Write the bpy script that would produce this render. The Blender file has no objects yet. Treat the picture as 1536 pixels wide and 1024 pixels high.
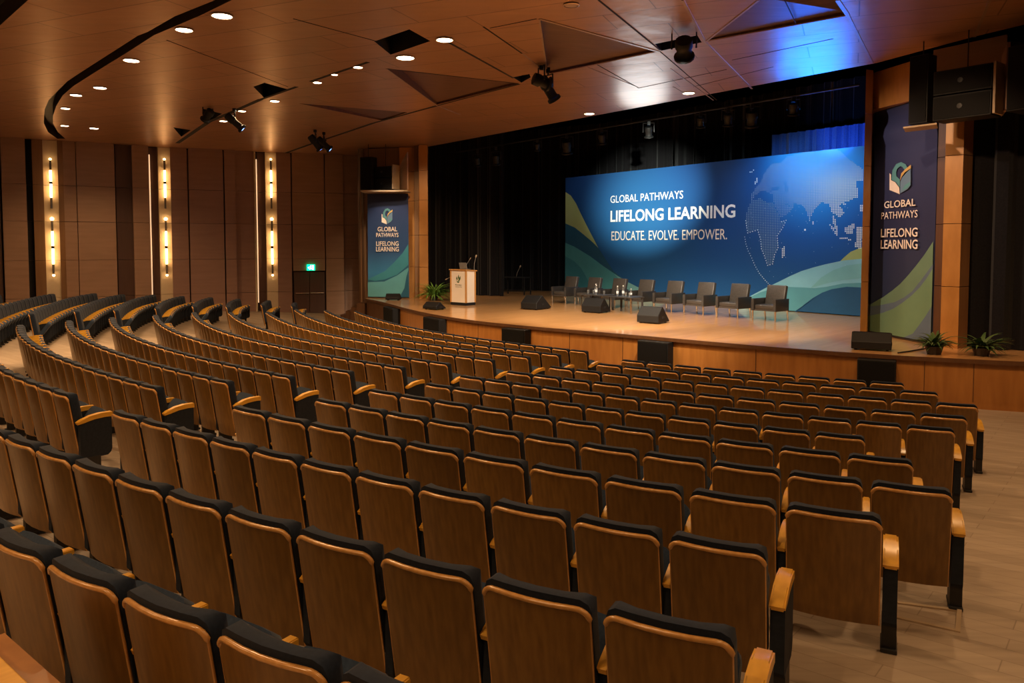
import bpy, bmesh, math, random
import numpy as np
from mathutils import Vector, Matrix
random.seed(7)
C = bpy.context.scene.collection
PI = math.pi
# ------------------------------------------------------------------ survey of the photograph
FPX, PITCH, CYP, CAMZ = 1150.0, math.radians(3.0), 430.27, 3.03
ST, CE = 0.93, 7.13           # stage floor and ceiling heights
def ray(x, y):
    a = (x-768)/FPX; b = (CYP-y)/FPX
    s, c = math.sin(PITCH), math.cos(PITCH)
    return Vector((a, c+b*s, -s+b*c))
def onz(x, y, z):
    d = ray(x, y); t = (z-CAMZ)/d.z
    return Vector((d.x*t, d.y*t, z))
def onv(x, y, A, B):
    d = ray(x, y); ux, uy = B[0]-A[0], B[1]-A[1]
    t = (A[0]*uy-A[1]*ux)/(d.x*uy-d.y*ux)
    return Vector((d.x*t, d.y*t, CAMZ+d.z*t))
def atd(x, y, dep):
    d = ray(x, y); t = dep/d.y
    return Vector((d.x*t, dep, CAMZ+d.z*t))
def project(p):
    s, c = math.sin(PITCH), math.cos(PITCH)
    v = Vector((p[0], p[1], p[2]-CAMZ)); dep = v.y*c-v.z*s
    if dep < .1: return (-9999, -9999, dep)
    return (768+FPX*v.x/dep, CYP-FPX*(v.y*s+v.z*c)/dep, dep)
# ------------------------------------------------------------------ materials
def nt(name):
    m = bpy.data.materials.new(name); m.use_nodes = True
    return m, m.node_tree.nodes, m.node_tree.links, m.node_tree.nodes['Principled BSDF']
def setp(b, rough=.5, metal=0, coat=0, sheen=0, spec=.5, trans=0):
    b.inputs['Roughness'].default_value = rough; b.inputs['Metallic'].default_value = metal
    b.inputs['Coat Weight'].default_value = coat; b.inputs['Coat Roughness'].default_value = .25
    b.inputs['Sheen Weight'].default_value = sheen; b.inputs['Specular IOR Level'].default_value = spec
    b.inputs['Transmission Weight'].default_value = trans
def mottled(name, c1, c2, scale=8, stretch=(1, 1, 1), rough=.5, metal=0, coat=0, sheen=0, spec=.5, bump=0, vary=0, detail=4):
    m, n, l, b = nt(name); setp(b, rough, metal, coat, sheen, spec)
    tc = n.new('ShaderNodeTexCoord'); mp = n.new('ShaderNodeMapping'); mp.inputs['Scale'].default_value = stretch
    no = n.new('ShaderNodeTexNoise'); no.inputs['Scale'].default_value = scale; no.inputs['Detail'].default_value = detail
    cr = n.new('ShaderNodeValToRGB'); cr.color_ramp.elements[0].color = (*c1, 1); cr.color_ramp.elements[1].color = (*c2, 1)
    cr.color_ramp.elements[0].position = .3; cr.color_ramp.elements[1].position = .7
    l.new(tc.outputs['Object'], mp.inputs[0]); l.new(mp.outputs[0], no.inputs['Vector']); l.new(no.outputs['Fac'], cr.inputs[0])
    out = cr.outputs[0]
    if vary:
        oi = n.new('ShaderNodeObjectInfo'); mr = n.new('ShaderNodeMapRange'); mr.inputs['To Min'].default_value = 1-vary; mr.inputs['To Max'].default_value = 1+vary
        hs = n.new('ShaderNodeHueSaturation'); l.new(oi.outputs['Random'], mr.inputs['Value']); l.new(mr.outputs[0], hs.inputs['Value']); l.new(out, hs.inputs['Color']); out = hs.outputs[0]
    l.new(out, b.inputs['Base Color'])
    if bump:
        bp = n.new('ShaderNodeBump'); bp.inputs['Strength'].default_value = bump; bp.inputs['Distance'].default_value = .01
        l.new(no.outputs['Fac'], bp.inputs['Height']); l.new(bp.outputs[0], b.inputs['Normal'])
    return m
def planks(name, c1, c2, mortar, w, h, rough=.4, metal=0, coat=0, rot=0, msize=.004, noise=.35, nscale=6, bias=0, off=.5, coord='Object', spec=.5, wave=0):
    m, n, l, b = nt(name); setp(b, rough, metal, coat, 0, spec); b.inputs['Coat Roughness'].default_value = .06
    tc = n.new('ShaderNodeTexCoord'); mp = n.new('ShaderNodeMapping'); mp.inputs['Rotation'].default_value = (0, 0, rot)
    br = n.new('ShaderNodeTexBrick'); br.inputs['Scale'].default_value = 1; br.inputs['Brick Width'].default_value = w; br.inputs['Row Height'].default_value = h
    br.inputs['Mortar Size'].default_value = msize; br.inputs['Color1'].default_value = (*c1, 1); br.inputs['Color2'].default_value = (*c2, 1); br.inputs['Mortar'].default_value = (*mortar, 1)
    br.inputs['Bias'].default_value = bias; br.offset = off
    mp2 = n.new('ShaderNodeMapping'); mp2.inputs['Rotation'].default_value = (0, 0, rot); mp2.inputs['Scale'].default_value = (.25, 3, 1)
    no = n.new('ShaderNodeTexNoise'); no.inputs['Scale'].default_value = nscale; no.inputs['Detail'].default_value = 5
    mr = n.new('ShaderNodeMapRange'); mr.inputs['To Min'].default_value = 1-noise; mr.inputs['To Max'].default_value = 1+noise
    mx = n.new('ShaderNodeMix'); mx.data_type = 'RGBA'; mx.blend_type = 'MULTIPLY'; mx.inputs['Factor'].default_value = 1
    l.new(tc.outputs[coord], mp.inputs[0]); l.new(mp.outputs[0], br.inputs['Vector'])
    l.new(tc.outputs[coord], mp2.inputs[0]); l.new(mp2.outputs[0], no.inputs['Vector'])
    l.new(no.outputs['Fac'], mr.inputs['Value']); l.new(br.outputs['Color'], mx.inputs[6]); l.new(mr.outputs[0], mx.inputs[7])
    l.new(mx.outputs[2], b.inputs['Base Color'])
    if wave:
        n2 = n.new('ShaderNodeTexNoise'); n2.inputs['Scale'].default_value = .9; n2.inputs['Detail'].default_value = 3
        bp = n.new('ShaderNodeBump'); bp.inputs['Strength'].default_value = 1; bp.inputs['Distance'].default_value = wave
        l.new(mp.outputs[0], n2.inputs['Vector']); l.new(n2.outputs['Fac'], bp.inputs['Height']); l.new(bp.outputs[0], b.inputs['Normal'])
    return m
def emit(name, col, s, base=(.8, .8, .8)):
    m, n, l, b = nt(name); b.inputs['Base Color'].default_value = (*base, 1)
    b.inputs['Emission Color'].default_value = (*col, 1); b.inputs['Emission Strength'].default_value = s
    return m
M = {}
M['back'] = mottled('seat back veneer', (.160, .076, .015), (.245, .122, .026), 5, (7, 7, .5), .36, coat=.25, vary=.18)
M['edge'] = mottled('veneer edge', (.56, .27, .07), (.70, .36, .11), 9, (4, 4, 4), .26, coat=1)
M['arm'] = mottled('armrest oak', (.66, .33, .03), (.80, .43, .05), 6, (6, 1, 6), .35, coat=.4, vary=.08)
M['navy'] = mottled('navy upholstery', (.007, .0135, .030), (.012, .021, .043), 60, rough=.85, sheen=.06, spec=.25, vary=.12)
M['navyseat'] = mottled('navy seat upholstery', (.018, .034, .068), (.030, .050, .094), 60, rough=.85, sheen=.08, spec=.25, vary=.1)
M['side'] = mottled('charcoal side panel', (.009, .013, .022), (.015, .021, .034), 40, rough=.75, spec=.3)
M['foot'] = mottled('black iron', (.006, .006, .007), (.012, .012, .013), 20, rough=.5)
M['floor'] = planks('floor boards', (.43, .335, .25), (.36, .275, .20), (.28, .21, .15), 1.1, .19, .6, rot=math.radians(39), noise=.25)
M['stagefloor'] = planks('stage boards', (.62, .33, .13), (.54, .28, .105), (.36, .18, .06), 1.8, .11, .32, coat=.55, rot=math.radians(-48), msize=.0015, noise=.16)
M['apron'] = mottled('apron veneer', (.30, .115, .022), (.40, .165, .036), 3, (3, 3, .35), .38, coat=.3)
M['aprondark'] = mottled('dark brown veneer', (.075, .030, .010), (.11, .045, .016), 3, (3, 3, .35), .45)
M['pillar'] = mottled('pillar veneer', (.40, .17, .034), (.50, .225, .052), 3, (.35, 3, .6), .4, coat=.2)
M['ceil'] = planks('brushed ceiling panels', (.60, .33, .185), (.54, .29, .16), (.26, .13, .065), 3.2, .95, .34, metal=.58, rot=math.radians(24), msize=.012, noise=.13, nscale=2, off=.3, wave=.035)
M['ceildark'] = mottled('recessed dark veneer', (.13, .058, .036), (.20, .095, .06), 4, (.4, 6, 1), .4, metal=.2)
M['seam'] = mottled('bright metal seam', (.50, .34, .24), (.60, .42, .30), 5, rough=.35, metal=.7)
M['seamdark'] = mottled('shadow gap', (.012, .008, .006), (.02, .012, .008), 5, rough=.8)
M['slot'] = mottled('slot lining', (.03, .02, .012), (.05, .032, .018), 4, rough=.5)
M['wall'] = planks('wall panels', (.27, .15, .10), (.24, .13, .088), (.05, .025, .018), 40, 1.55, .6, noise=.10, msize=.008, coord='UV')
M['walldark'] = mottled('dark wall panel', (.085, .042, .030), (.11, .055, .038), 3, (3, 3, .3), .5)
M['wallbrown'] = mottled('amber wall veneer', (.22, .11, .045), (.27, .14, .06), 3, (3, 3, .3), .45)
M['slotblack'] = mottled('black slot', (.006, .005, .004), (.01, .008, .006), 3, rough=.8)
M['cream'] = mottled('cream niche plaster', (.72, .58, .38), (.78, .63, .43), 4, rough=.6)
M['black'] = mottled('matt black', (.006, .006, .007), (.011, .011, .012), 12, rough=.75, spec=.3)
M['velvet'] = mottled('black drape', (.006, .0055, .006), (.011, .010, .011), 30, rough=.95, sheen=.1, spec=.1)
M['bluelitdrape'] = mottled('blue-lit black drape', (.02, .06, .24), (.03, .08, .32), 30, rough=.9, sheen=.1, spec=.1)  # blue lamplight on black cloth put into the drape's own colour
M['spkr'] = mottled('black speaker cabinet', (.0035, .0035, .004), (.0075, .0072, .007), 50, spec=.32, rough=.6, bump=.15)
M['grille'] = mottled('speaker grille', (.003, .003, .0035), (.007, .0065, .0065), 260, spec=.15, rough=.7)
M['beige'] = mottled('beige bracket', (.40, .29, .18), (.46, .34, .22), 6, rough=.55)
M['leather'] = mottled('dark leather', (.040, .035, .031), (.062, .054, .047), 30, rough=.42, coat=.1)
M['leatherdark'] = mottled('black leather', (.018, .016, .015), (.028, .025, .023), 30, rough=.4)
M['chrome'] = mottled('brushed chrome', (.70, .62, .52), (.78, .70, .60), 20, rough=.22, metal=1)
M['white'] = mottled('cream laminate', (.84, .74, .60), (.88, .78, .65), 3, rough=.5)
M['lecwood'] = mottled('lectern oak', (.50, .24, .06), (.60, .30, .09), 6, (6, 6, .5), .4)
M['grey'] = mottled('grey plastic', (.20, .18, .16), (.25, .23, .2), 10, rough=.4)
M['darkgrey'] = mottled('dark grey', (.035, .033, .032), (.05, .048, .046), 10, rough=.4)
M['print'] = mottled('white print', (.86, .86, .83), (.92, .92, .89), 5, rough=.7)
M['printcream'] = mottled('cream print', (.86, .76, .64), (.92, .82, .70), 5, rough=.7)
M['dot'] = mottled('pale blue print', (.70, .86, .96), (.86, .95, 1.0), .6, rough=.7)
M['dotdim'] = mottled('grey blue print', (.20, .34, .46), (.28, .44, .56), .8, rough=.7)
M['green'] = mottled('olive print', (.36, .44, .14), (.42, .50, .20), 1, rough=.7)
for nm, c in dict(tealdark=(.012, .10, .17), teal=(.035, .22, .27), tealmid=(.07, .33, .35), tealpale=(.20, .50, .50), bluedeep=(.010, .085, .19), aqua=(.24, .55, .62),
                  bteal=(.10, .34, .38), bgreen=(.13, .23, .14), bgreen2=(.14, .25, .13), bslate=(.10, .15, .20), bnavy=(.03, .05, .09), logoteal=(.10, .30, .32), logogold=(.62, .42, .14), logoblue=(.14, .24, .36), leafgreen=(.06, .12, .03), olive=(.05, .06, .02)).items():
    M[nm] = mottled(nm+' print', tuple(v*.92 for v in c), tuple(v*1.08 for v in c), 1.2, rough=.7)
M['leaf'] = mottled('fern leaf', (.09, .22, .03), (.24, .42, .08), 6, rough=.5, vary=.1)
M['leafdark'] = mottled('dark leaf', (.03, .075, .02), (.09, .15, .045), 6, rough=.45)
M['pot'] = mottled('dark pot', (.02, .018, .016), (.035, .03, .027), 8, rough=.5)
M['lamp'] = emit('lamp lens', (1, .82, .55), 30)
M['tube'] = emit('sconce tube', (1, .60, .25), 9)
M['cove'] = emit('cove strip', (1, .60, .32), .75)
M['exit'] = emit('exit sign green', (.0, .85, .35), 2.2, (.02, .5, .2))
M['exitw'] = emit('exit sign white', (.75, 1, .9), 4)
M['ledblue'] = emit('blue lamp lens', (.12, .30, 1), 5.0)
M['ledwhite'] = emit('white lamp lens', (1, .9, .8), 5)
mg, n_, l_, b_ = nt('clear glass'); setp(b_, .05, 0, 0, 0, .5, .9); b_.inputs['Base Color'].default_value = (.92, .95, .96, 1); M['glass'] = mg
M['label'] = mottled('paper label', (.7, .75, .8), (.8, .84, .88), 9, rough=.6)
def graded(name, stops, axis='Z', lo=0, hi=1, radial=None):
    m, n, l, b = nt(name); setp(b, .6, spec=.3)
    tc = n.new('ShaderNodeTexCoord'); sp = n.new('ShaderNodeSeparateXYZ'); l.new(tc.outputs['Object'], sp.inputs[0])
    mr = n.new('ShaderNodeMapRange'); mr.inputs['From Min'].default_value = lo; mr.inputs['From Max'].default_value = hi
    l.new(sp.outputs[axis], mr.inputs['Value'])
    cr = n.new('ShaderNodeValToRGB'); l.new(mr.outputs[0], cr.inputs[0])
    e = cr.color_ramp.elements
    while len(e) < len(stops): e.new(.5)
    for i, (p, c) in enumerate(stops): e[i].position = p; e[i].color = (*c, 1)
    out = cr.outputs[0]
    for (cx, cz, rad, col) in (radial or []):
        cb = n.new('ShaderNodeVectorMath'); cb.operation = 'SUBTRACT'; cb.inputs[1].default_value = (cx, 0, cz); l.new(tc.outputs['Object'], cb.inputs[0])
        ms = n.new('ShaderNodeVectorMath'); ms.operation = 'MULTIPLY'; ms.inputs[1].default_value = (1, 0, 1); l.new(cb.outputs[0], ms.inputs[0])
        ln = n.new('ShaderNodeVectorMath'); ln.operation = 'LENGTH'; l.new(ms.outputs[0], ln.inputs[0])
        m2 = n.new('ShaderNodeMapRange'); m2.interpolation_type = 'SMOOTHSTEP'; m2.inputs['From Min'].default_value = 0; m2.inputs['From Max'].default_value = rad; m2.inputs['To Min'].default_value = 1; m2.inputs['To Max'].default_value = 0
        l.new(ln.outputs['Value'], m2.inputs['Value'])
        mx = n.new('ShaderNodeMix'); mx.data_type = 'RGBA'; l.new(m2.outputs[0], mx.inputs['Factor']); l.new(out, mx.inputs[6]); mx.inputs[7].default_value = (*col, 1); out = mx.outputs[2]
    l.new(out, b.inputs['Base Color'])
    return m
# ------------------------------------------------------------------ mesh helpers
class MB:
    def __init__(s): s.bm = bmesh.new()
    def face(s, pts):
        return s.bm.faces.new([s.bm.verts.new(p) for p in pts])
    def box(s, c, d, rz=0, mat=None, bev=0):
        r = bmesh.ops.create_cube(s.bm, size=1)['verts']
        T = Matrix.Translation(c) @ (mat if mat is not None else Matrix.Rotation(rz, 4, 'Z')) @ Matrix.Diagonal((d[0], d[1], d[2], 1))
        bmesh.ops.transform(s.bm, matrix=T, verts=r)
        if bev:
            es = list({e for v in r for e in v.link_edges})
            bmesh.ops.bevel(s.bm, geom=es, offset=bev, segments=2, affect='EDGES', profile=.5)
        return s
    def prism(s, poly, z0, z1):
        n = len(poly); a = [s.bm.verts.new((p[0], p[1], z0)) for p in poly]; b = [s.bm.verts.new((p[0], p[1], z1)) for p in poly]
        s.bm.faces.new(a[::-1]); s.bm.faces.new(b)
        for i in range(n): s.bm.faces.new((a[i], a[(i+1) % n], b[(i+1) % n], b[i]))
        return s
    def extr(s, pts, vec):
        """solid from a planar outline of 3-D points pushed along vec"""
        v = Vector(vec); n = len(pts)
        a = [s.bm.verts.new(p) for p in pts]; b = [s.bm.verts.new(Vector(p)+v) for p in pts]
        s.bm.faces.new(a[::-1]); s.bm.faces.new(b)
        for i in range(n): s.bm.faces.new((a[i], a[(i+1) % n], b[(i+1) % n], b[i]))
        return s
    def tube(s, pts, r, n=8, cap=True):
        pts = [Vector(p) for p in pts]; rr = r if isinstance(r, (list, tuple)) else [r]*len(pts)
        rings = []; up = None
        for i, p in enumerate(pts):
            t = (pts[min(i+1, len(pts)-1)]-pts[max(i-1, 0)]).normalized()
            if up is None: up = Vector((0, 0, 1)) if abs(t.z) < .9 else Vector((1, 0, 0))
            a = t.cross(up).normalized(); b = a.cross(t).normalized(); up = b
            rings.append([s.bm.verts.new(p+(a*math.cos(2*PI*k/n)+b*math.sin(2*PI*k/n))*rr[i]) for k in range(n)])
        for i in range(len(rings)-1):
            for k in range(n): s.bm.faces.new((rings[i][k], rings[i][(k+1) % n], rings[i+1][(k+1) % n], rings[i+1][k]))
        if cap: s.bm.faces.new(rings[0][::-1]); s.bm.faces.new(rings[-1])
        return s
    def lathe(s, prof, c=(0, 0, 0), n=16):
        rings = []
        for r, z in prof: rings.append([s.bm.verts.new((c[0]+r*math.cos(2*PI*k/n), c[1]+r*math.sin(2*PI*k/n), c[2]+z)) for k in range(n)])
        for i in range(len(rings)-1):
            for k in range(n): s.bm.faces.new((rings[i][k], rings[i][(k+1) % n], rings[i+1][(k+1) % n], rings[i+1][k]))
        s.bm.faces.new(rings[0][::-1]); s.bm.faces.new(rings[-1])
        return s
    def grid(s, rows):
        vs = [[s.bm.verts.new(p) for p in r] for r in rows]
        for i in range(len(vs)-1):
            for j in range(len(vs[0])-1): s.bm.faces.new((vs[i][j], vs[i][j+1], vs[i+1][j+1], vs[i+1][j]))
        return vs
    def xform(s, m): bmesh.ops.transform(s.bm, matrix=m, verts=s.bm.verts[:]); return s
    def mesh(s, name, smooth=False, fix=True):
        if fix: bmesh.ops.recalc_face_normals(s.bm, faces=s.bm.faces[:])
        me = bpy.data.meshes.new(name); s.bm.to_mesh(me); s.bm.free()
        if smooth:
            me.polygons.foreach_set('use_smooth', [True]*len(me.polygons))
            try: me.set_sharp_from_angle(angle=math.radians(50))
            except Exception: pass
        return me
    def build(s, name, mat, parent=None, smooth=False, fix=True):
        me = s.mesh(name, smooth, fix); me.materials.append(M[mat] if isinstance(mat, str) else mat)
        return link(name, me, parent)
def link(name, me, parent=None):
    o = bpy.data.objects.new(name, me); C.objects.link(o)
    if parent is not None: o.parent = parent
    return o
def tag(o, label=None, cat=None, group=None, kind=None):
    if label: o['label'] = label
    if cat: o['category'] = cat
    if group: o['group'] = group
    if kind: o['kind'] = kind
    return o
def thing(name, label, cat, loc=(0, 0, 0), rz=0, group=None):
    o = bpy.data.objects.new(name, None); C.objects.link(o); o.empty_display_size = .1
    o.location = loc; o.rotation_euler = (0, 0, rz)
    return tag(o, label, cat, group)
def struct(o): o['kind'] = 'structure'; return o
def dup(root, loc, rz, label=None):
    r = root.copy(); C.objects.link(r); r.location = loc; r.rotation_euler = (0, 0, rz)
    if label: r['label'] = label
    for ch in kids(root):
        c = ch.copy(); C.objects.link(c); c.parent = r
        for g in kids(ch):
            d = g.copy(); C.objects.link(d); d.parent = c
    return r
KID = {}
def kids(o):
    if o.name not in KID: KID[o.name] = list(o.children)
    return KID[o.name]
ORD = ['', 'first', 'second', 'third', 'fourth', 'fifth', 'sixth', 'seventh', 'eighth', 'ninth', 'tenth', 'eleventh', 'twelfth', 'thirteenth', 'fourteenth', 'fifteenth', 'sixteenth', 'seventeenth', 'eighteenth', 'nineteenth', 'twentieth']
def ordn(i):
    if i <= 20: return ORD[i]
    return ('twenty-' if i < 30 else 'thirty-')+ORD[i % 10] if i % 10 else {30: 'thirtieth'}.get(i, 'fortieth')
# ------------------------------------------------------------------ the seat rows: parallel curves facing the stage
COEF = [-.62427, .31426, .17143, .34725, .16185, .01599, .01857, .00924]
SS = np.linspace(-22, 7, 581)
_u = SS/10
TH = sum(c*_u**i for i, c in enumerate(COEF))
TH = np.where(SS > 4, np.interp(4, SS, TH)+(SS-4)*.04, TH)
_ds = SS[1]-SS[0]
_cx = np.concatenate([[0], np.cumsum((np.cos(TH[1:])+np.cos(TH[:-1]))/2*_ds)]); _cy = np.concatenate([[0], np.cumsum((np.sin(TH[1:])+np.sin(TH[:-1]))/2*_ds)])
_i0 = int(np.argmin(abs(SS))); BX = _cx-_cx[_i0]; BY = _cy-_cy[_i0]+9.38614
def rowpt(s, n):
    sc = min(max(s, -22), 7)
    x = np.interp(sc, SS, BX); y = np.interp(sc, SS, BY); t = np.interp(sc, SS, TH)
    x += (s-sc)*math.cos(t); y += (s-sc)*math.sin(t)
    return x-n*math.sin(t), y+n*math.cos(t), t
def row_n(x, y):
    i = np.argmin((BX-x)**2+(BY-y)**2); t = TH[i]
    return -(x-BX[i])*math.sin(t)+(y-BY[i])*math.cos(t)
def fz_k(k): return max(0.0, -.085+.058*k) if k < 16 else .843
def floor_z(x, y): return fz_k(7-row_n(x, y))
def hit_floor(px, py):
    z = .5
    for _ in range(30):
        p = onz(px, py, z); z = .5*z+.5*floor_z(p.x, p.y)
    return Vector((p.x, p.y, floor_z(p.x, p.y)))
# floor: a raked surface
xs = np.arange(-24, 13.01, .5); ys = np.arange(-7, 37.01, .5)
mb = MB(); mb.grid([[(x, y, floor_z(x, y)) for x in xs] for y in ys])
fl = struct(mb.build('floor', 'floor', smooth=True)); fl.location.z = 0
# ---- the seat
PW = .53
def padgrid(w, z0, z1, r, nx=(-1, -.95, -.82, -.5, 0, .5, .82, .95, 1), tz=(0, .04, .14, .35, .6, .82, .93, 1)):
    """outline columns with rounded top corners"""
    rows = []
    for t in tz:
        row = []
        for u in nx:
            x = u*w/2; ex = max(0, abs(x)-(w/2-r)); zt = z1-(r-math.sqrt(max(0, r*r-ex*ex)))
            row.append((x, z0+t*(zt-z0)))
        rows.append(row)
    return rows
def lean(z): return -(z-.45)*.16
def bow(x): return .035*(2*x/.46)**2
def shell(mb, w, z0, z1, r, yb, tfun, bottomround=False):
    g = padgrid(w, z0, z1, r); nz, nx = len(g), len(g[0])
    F = [[None]*nx for _ in range(nz)]; B = [[None]*nx for _ in range(nz)]
    for i in range(nz):
        for j in range(nx):
            x, z = g[i][j]; y = yb+lean(z)+bow(x)
            e = min(1-abs(2*x/w), (z-z0)/w*2, (z1-z)/w*2)
            B[i][j] = mb.bm.verts.new((x, y, z)); F[i][j] = mb.bm.verts.new((x, y+tfun(max(0, e)), z))
    f = mb.bm.faces.new
    for i in range(nz-1):
        for j in range(nx-1):
            f((B[i][j], B[i][j+1], B[i+1][j+1], B[i+1][j])); f((F[i][j], F[i+1][j], F[i+1][j+1], F[i][j+1]))
    for i in range(nz-1):
        f((B[i][0], B[i+1][0], F[i+1][0], F[i][0])); f((B[i][-1], F[i][-1], F[i+1][-1], B[i+1][-1]))
    for j in range(nx-1):
        f((B[0][j], F[0][j], F[0][j+1], B[0][j+1])); f((B[-1][j], B[-1][j+1], F[-1][j+1], F[-1][j]))
def puff(T, r=.16, m=.35):
    def fn(e):
        q = min(1, e/r); return T*(m+(1-m)*math.sqrt(max(0, 1-(1-q)**2)))
    return fn
def me_panel():
    mb = MB(); shell(mb, .466, .165, .855, .055, -.016, lambda e: .016); me = mb.mesh('back_panel', True); me.materials.append(M['back']); return me
def me_edge():
    mb = MB(); w, z0, z1, r = .466, .165, .855, .055; path = []
    for z in (z0, .4, .62, z1-r): path.append((-w/2, z))
    for a in range(1, 6): t = PI-a*PI/12*1.2/1.2*1; path.append((-w/2+r-r*math.cos(a*PI/12), z1-r+r*math.sin(a*PI/12)))
    path.append((-w/2+r, z1)); path += [(-.09, z1), (0, z1), (.09, z1)]
    half = path[:-3]; full = path+[(-x, z) for x, z in half[::-1]]
    p3 = [(x, -.010+lean(z)+bow(x), z) for x, z in full]
    mb.tube(p3, [.0135 if z > .80 else .006 for x, z in full], 8)
    me = mb.mesh('edge_trim', True); me.materials.append(M['edge']); return me
def me_cush():
    mb = MB(); shell(mb, .474, .30, .897, .06, .004, puff(.115, .22, .5)); me = mb.mesh('backrest', True); me.materials.append(M['navy']); return me
def me_seat():
    mb = MB(); g = padgrid(.41, 0, .37, .07)
    shell2 = MB(); nx = (-1, -.93, -.75, -.4, 0, .4, .75, .93, 1)
    # a rounded pad in the x-z plane, then leaned against the back
    f1 = puff(.10, .25, .3)
    nz, n2 = len(g), len(g[0]); F = []; B = []
    for i in range(nz):
        F.append([]); B.append([])
        for j in range(n2):
            x, z = g[i][j]; e = min(1-abs(2*x/.42), z/.42*2, (.37-z)/.42*2)
            B[i].append(mb.bm.verts.new((x, 0, z))); F[i].append(mb.bm.verts.new((x, f1(max(0, e)), z)))
    f = mb.bm.faces.new
    for i in range(nz-1):
        for j in range(n2-1):
            f((B[i][j], B[i][j+1], B[i+1][j+1], B[i+1][j])); f((F[i][j], F[i+1][j], F[i+1][j+1], F[i][j+1]))
        f((B[i][0], B[i+1][0], F[i+1][0], F[i][0])); f((B[i][-1], F[i][-1], F[i+1][-1], B[i+1][-1]))
    for j in range(n2-1):
        f((B[0][j], F[0][j], F[0][j+1], B[0][j+1])); f((B[-1][j], B[-1][j+1], F[-1][j+1], F[-1][j]))
    mb.xform(Matrix.Translation((0, .135, .36)) @ Matrix.Rotation(math.radians(-36), 4, 'X'))
    shell2.bm.free()
    me = mb.mesh('seat', True); me.materials.append(M['navyseat']); return me
ARM = [(.02, .575), (.06, .600), (.16, .632), (.27, .648), (.385, .648), (.392, .640), (.392, .592), (.30, .598), (.20, .590), (.10, .566), (.03, .550)]
def me_arm():
    mb = MB(); mb.extr([(-.024, y, z) for y, z in ARM], (.048, 0, 0))
    bmesh.ops.bevel(mb.bm, geom=[e for e in mb.bm.edges if abs(e.verts[0].co.x-e.verts[1].co.x) < .001], offset=.006, segments=2, affect='EDGES')
    me = mb.mesh('armrest', True); me.materials.append(M['arm']); return me
def me_side():
    mb = MB(); pr = [(.05, .548), (.10, .562), (.20, .586), (.30, .594), (.378, .59), (.378, .24), (.365, .20), (.33, .17), (.07, .17), (.05, .20)]
    mb.extr([(-.022, y, z) for y, z in pr], (.044, 0, 0)); me = mb.mesh('side_panel'); me.materials.append(M['side']); return me
def me_foot():
    mb = MB(); mb.box((0, .17, .095), (.046, .17, .17)); mb.box((0, .17, .012), (.052, .22, .03), bev=.006)
    me = mb.mesh('foot'); me.materials.append(M['foot']); return me
ME = {k: f() for k, f in dict(back_panel=me_panel, edge_trim=me_edge, backrest=me_cush, seat=me_seat, armrest=me_arm, side_panel=me_side, foot=me_foot).items()}
def make_seat(x, y, z, rz, sx, label, right_end):
    t = thing('theatre_seat', label, 'seat', (x, y, z), rz, 'auditorium seats in curved rows'); t.scale = (sx, 1, 1)
    bp = link('back_panel', ME['back_panel'], t); link('edge_trim', ME['edge_trim'], bp)
    link('backrest', ME['backrest'], t); link('seat', ME['seat'], t)
    for sg in ((-1, 1) if right_end else (-1,)):
        a = link('armrest', ME['armrest'], t); a.location.x = sg*PW/2+(.02 if sg > 0 else 0); a.scale.x = 1.6 if sg > 0 else 1
        s = link('side_panel', ME['side_panel'], t); s.location.x = sg*PW/2+(.02 if sg > 0 else 0); s.scale.x = 1.6 if sg > 0 else 1
        f = link('foot', ME['foot'], s)
    return t
ROWS_B = {2: (-1.5, 4.65, 9), 3: (-1.41, 5.1, 10), 4: (-1.65, 5.46, 12), 5: (-1.64, 5.14, 12), 6: (-1.71, 4.88, 13), 7: (-1.41, 4.02, 11), 8: (-1.45, 4.38, 11), 9: (-1.28, 4.56, 11), 10: (-1.4, 4.14, 10), 11: (-1.83, 3.68, 11), 12: (-1.84, 3.71, 11), 13: (-1.84, 3.72, 11)}
LFAR = {1: -17.9, 2: -18.2, 3: -18.3, 4: -16.8, 5: -16.2, 6: -15.9, 7: -14.7, 8: -13.7, 9: -12.7, 10: -11.6, 11: -10.6, 12: -9.6}
FFAR = {3: (-20.0, -22.3), 4: (-20.0, -22.8), 5: (-18.5, -22.9), 6: (-18.3, -23), 7: (-17.1, -23), 8: (-16.0, -23), 9: (-15.4, -22.5), 10: (-14.4, -22.4), 11: (-13.4, -21.5), 12: (-12.4, -20.5)}
OFF = {1: (-.12, -.12), 2: (-.06, .25), 3: (0, .25), 4: (0, .1), 5: (-.1, -.05), 6: (-.1, -.05), 7: (-.1, -.05), 8: (-.1, .0), 9: (.0, .05), 10: (.1, .1), 11: (.15, .1), 12: (0, 0), 13: (0, 0)}
seats = []
def place_row(k, s0, s1, n, block, pitch=None):
    o = OFF[k][0 if block != 'B' else 1]
    nn = (7-k)*1.00027+o
    sv = np.linspace(s0, s1, 120); P = np.array([rowpt(s, nn)[:2] for s in sv]); L = np.concatenate([[0], np.cumsum(np.hypot(*np.diff(P, axis=0).T))])
    if n is None: n = max(1, int(round(L[-1]/pitch)))
    p = L[-1]/n
    for i in range(n):
        s = np.interp((i+.5)*p, L, sv); x, y, t = rowpt(s, nn)
        seats.append(dict(k=k, block=block, x=x, y=y, z=floor_z(x, y), rz=t, sx=p/PW, i=i, n=n, end=(i == n-1)))
for k, (a, b, n) in ROWS_B.items(): place_row(k, a, b, n, 'B')
for k, a in LFAR.items(): place_row(k, a, -2.88, None, 'L', .475)
for k, (b, a) in FFAR.items(): place_row(k, a, b, None, 'F', .475)
vis = []; outside = []
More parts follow.
